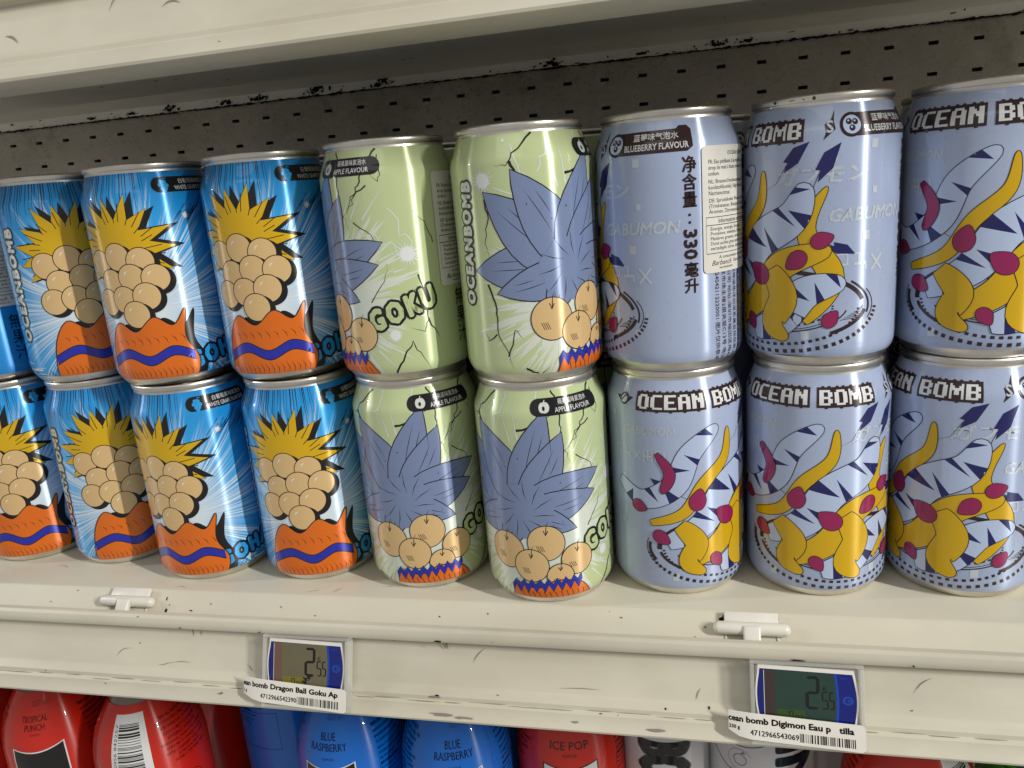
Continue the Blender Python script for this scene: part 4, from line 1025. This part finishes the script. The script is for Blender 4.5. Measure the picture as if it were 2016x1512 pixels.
def bottle_art(flav, ink_, logo_light, dk):
    a = Art()
    if flav[0] == 'TROPICAL': a.text('TROPICAL\nPUNCH', 0, 154, ink_, w_=21, h=9, anchor='c', align='CENTER', fat=.08, line=.95); a.text('FLAVOUR', 0, 147, ink_, w_=7, h=1.6, anchor='c')
    elif flav[0] == 'ICE': a.text('ICE POP', 0, 146, ink_, w_=26, h=4.8, anchor='c', bold=.006); a.text('FLAVOUR', 0, 140, ink_, w_=9, h=2.0, anchor='c')
    else: a.text('BLUE\nRASPBERRY', 0, 152, ink_, w_=27, h=10.5, anchor='c', align='CENTER', fat=.08, line=.95); a.text('FLAVOUR', 0, 142, ink_, w_=8, h=1.8, anchor='c')
    a.text('122177 14:11', 6, 165, ink_, w_=16, h=3.2, anchor='c')
    zt = 137 if flav[0] != 'ICE' else 133
    top = BWH if logo_light else BK; edge_ = BK if logo_light else BWH
    def panel(gx, gz, m, lay):     # block letters running down the sleeve
        pts = [(-17-gx, zt+gz), (17+gx, zt+gz), (17+gx, 95), (-17-gx, 95)]
        a.poly([(-17-gx, zt-3+gz)]+[(-17-gx+(34+2*gx)*k/10, zt+gz-3*math.sin(PI*k/10)*1.0+1.5*(k/10)) for k in range(11)]+[(17+gx, 104-gz), (14, 100-gz), (-2, 100-gz), (-2-gx, 118-gz), (-17-gx, 118-gz)], m, lay)
    panel(.9, .9, edge_, 2); panel(0, 0, top, 3)
    a.rect(3.6, 108.5, 12.4, 112.5, edge_, 3.8); a.rect(4.2, 109.1, 11.8, 111.9, dk[0], 4.4)
    body = ['PRIME WAS CREATED FOR THOSE', 'THAT STRIVE FOR ICONIC TO FILL THE', 'VOID WHERE DULL, IN-YOUR-FACE', 'FLAVOUR MEETS ITS LEGENDARY', 'EXPERIENCE. INTENSE AND', 'REFRESHING, PRIME IS THE ULTIMATE', "QUENCHER TO CONQUER YOUR DAY", "WE'RE CONFIDENT YOU'LL LOVE IT", 'AS MUCH AS WE DO.', 'HUMBLY, THE PRIME TEAM']
    ing = ['PRIME HYDRATION BLUE RASPBERRY', 'RAFRAÎCHISSANTE VITAMINÉE', 'INGRÉDIENTS: EAU FILTRÉE,', 'ACIDIFIANT: ACIDE CITRIQUE', 'ÉDULCORANTS: SUCRALOSE,', 'STABILISANTS: GOMME', 'DE BOISSON: 1 NOMBRE', 'INFORMATIONS', 'Energie 20 kcal', 'Protéines 0 g', 'Sel 0,03 g']
    for i, t in enumerate(ing): a.text(t, 34, 156-3.6*i, ink_, w_=min(34, 1.25*len(t)), h=1.9, fat=.1 if i in (0, 2, 7) else .03)
    a.stroke([(33, 130), (69, 130), (69, 100), (33, 100)], .5, ink_, 3, True)
    for i, t in enumerate(body): a.text(t, -66+18, 160-3.3*i, ink_, w_=1.15*len(t), h=2.1, anchor='c', fat=.04)
    a.rect(-101, 124, -74, 167, BWH, 3); barcode(a, -96, 126, -79, 163, BK, 3.8, 7, 60, True); a.text('5 060956 842257', -98, 145, BK, w_=34, h=2.2, rot=PI/2, anchor='c', layer=4)
    a.stroke([(-50+6*math.cos(t), 110+6*math.sin(t)) for t in [2*PI*k/24 for k in range(24)]], .5, ink_, 3, True); a.text('B', -50, 110, ink_, h=6, anchor='c', fat=.5)
    return a
BPROTO = {}
def make_bottle(key, label):
    root = empty('sports_bottle'); tag(root, label, 'bottle')
    flav, base, light, inkc = {'tropical': (('TROPICAL',), BR, False, DRED), 'ice': (('ICE',), BR, True, BK), 'blue': (('BLUE',), BB, False, DBLU), 'green': (('BLUE',), BG, True, BK)}[key]
    art = bottle_art(flav, DRED if key == 'tropical' else (BK if key == 'ice' else DBLU), light, (base,)) if key != 'green' else bottle_art(('ICE',), BK, True, (base,))
    wrap('sleeve', art, BP, (4, 170.5), 36, base, root, BZ[4:-1], wallz=BZ, lay=.03)
    mm = lambda l: [(z/1000, r/1000) for z, r in l]
    bm = revolve(mm([(0, 0), (0, 30), (1.5, 34), (3, 34.9)]), 64); frombm('bottle_base', bm, BK, root)
    bm = revolve(mm([(171.4, 18.8), (173, 17.9), (176, 16.8), (184, 16.2), (185, 18.2), (187, 18.2)]), 64); frombm('neck', bm, NECK, root)
    bm = revolve(mm([(187, 18.0), (187.2, 19.4), (205, 19.0), (206.5, 17.8), (206.5, 0)]), 64); frombm('cap', bm, BK if key != 'ice' else BWH, root)
    return root
def put_bottle(key, x, y, s_, label, group):
    if key not in BPROTO: BPROTO[key] = make_bottle(key, label); o = BPROTO[key]
    else: o = copy_tree(BPROTO[key])
    az = math.atan2(CAM[0]-x, y-CAM[1]); o.location = (x, y, -.277); o.rotation_euler = (0, 0, az-s_/36); o['label'] = label; o['group'] = group
RG, UG = 'red sleeved bottles', 'blue sleeved bottles'
put_bottle('tropical', -.376, .056, 18, 'red bottle lettered TROPICAL PUNCH at the lower left', RG)
put_bottle('tropical', -.296, .050, -72, 'red bottle turned to its white barcode and block of small print', RG)
put_bottle('blue', -.1535, .067, 18, 'blue raspberry bottle under the olive price tag', UG)
put_bottle('blue', -.0800, .068, 3, 'blue raspberry bottle beside the red ice pop bottle', UG)
put_bottle('ice', -.0080, .090, 2, 'red ICE POP bottle between the blue bottles and the white cans', RG)
put_bottle('tropical', .1900, .066, 100, 'red bottle right of the white cans, only its shoulder showing', RG)
put_bottle('green', .2650, .075, 60, 'green bottle shoulder in the bottom right corner', None)
put_bottle('tropical', -.455, .060, 60, 'red bottle shoulder cut by the left edge of the photo', RG)
put_bottle('blue', -.2300, .120, 80, 'blue bottle standing back in shade right of the barcode bottle', UG)
put_bottle('blue', -.1560, .130, 60, 'blue bottle back in shade behind the bottle under the olive price tag', UG)
put_bottle('blue', -.0800, .145, -70, 'blue bottle back in shade behind the blue bottle beside the ice pop', UG)
put_bottle('tropical', -.395, .128, 60, 'red bottle back in shade behind the TROPICAL PUNCH bottle', RG)
put_bottle('tropical', -.315, .126, 75, 'red bottle back in shade behind the barcode bottle', RG)
# white cans with bold black lettering
def white_can(x, y, r_, top, s_, kind, label):
    root = empty('tall_can'); tag(root, label, 'can', 'tall white cans beside the bottles')
    h = top*1000; P = [(0, r_*.78), (1, r_*.86), (6, r_*.98), (9, r_), (h-14, r_), (h-11, r_*.99), (h-3, r_*.88), (h-1.5, r_*.87)]
    a = Art()
    if kind == 0:
        a.text('BOOM', -1, h-44, BK, w_=60, h=30, rot=-PI/2, anchor='c', fat=2.0, outline=GREY, ow=.6)
    elif kind == 1:
        a.stroke([(-8+7.5*math.cos(t), h-27+7.5*math.sin(t)) for t in [.5+5.3*k/24 for k in range(25)]], .25, GREY, 3)
        a.stroke([(-8+4*math.cos(t), h-27+3.8*math.sin(t)) for t in [2*PI*k/20 for k in range(20)]], .5, GREY, 3, True); a.poly([(-8, h-23), (-6, h-20.5), (-4.5, h-22)], GREY, 3)
        a.text('100% COCONUT WATER', -8, h-35.8, GREY, w_=13, h=1.4, anchor='c')
        a.stroke(spline([(-30, h-24), (-20, h-33), (-10, h-40), (-4, h-52)], 6), .5, BK, 3); a.stroke(spline([(-24, h-16), (-6, h-17), (6, h-14)], 6), .5, BK, 3)
        a.text('IMA', 26, h-44, flat('teal_ink', (16, 44, 56), .3), w_=60, h=24, rot=-PI/2, anchor='c', fat=1.5)
    else:
        a.text('0 g\n1,0 g\n<0,5 g\n0 g\n0,2 g\n0 g', 12, h-28, BK, h=20, anchor='c', layer=3, align='RIGHT')
        a.text('VALEURS NUTRITIONNELLES\nVOEDINGSWAARDEN\nNÄHRWERTE 250 ML\nENERGIE KJ KCAL\nMATIERES GRASSES', -12, h-34, BK, h=20, rot=-.3, anchor='c')
    zz = [4, 6, 9, h-14, h-12.5, h-11, h-8, h-5, h-3]
    wrap('printed_wall', a, P, (9, h-14), r_, BW, root, (), wallz=zz, lay=.03)
    mm = lambda l: [(z/1000, r/1000) for z, r in l]
    frombm('base', revolve(mm([(3, 0), (0, r_*.78), (1, r_*.86), (4, r_*.937)]), 64), ALU, root)
    frombm('lid', revolve(mm([(h-3, r_*.88), (h-2, r_*.875), (h-1.6, r_*.92), (h-.3, r_*.92), (h, r_*.9), (h-.4, r_*.87), (h-5, r_*.83), (h-4.4, r_*.76), (h-4.4, 0)]), 64), ALU, root)
    az = math.atan2(CAM[0]-x, y-CAM[1]); root.location = (x, y, -.277); root.rotation_euler = (0, 0, az-s_/r_)
white_can(.0525, .098, 28.5, .158, 0, 0, 'white can with heavy black letters next to the red ice pop bottle')
white_can(.1120, .100, 32.5, .162, 4, 1, 'white can with round coconut emblem under the dark green price tag')
white_can(.1560, .150, 32.5, .162, 0, 2, 'white can set back, showing its nutrition figures')
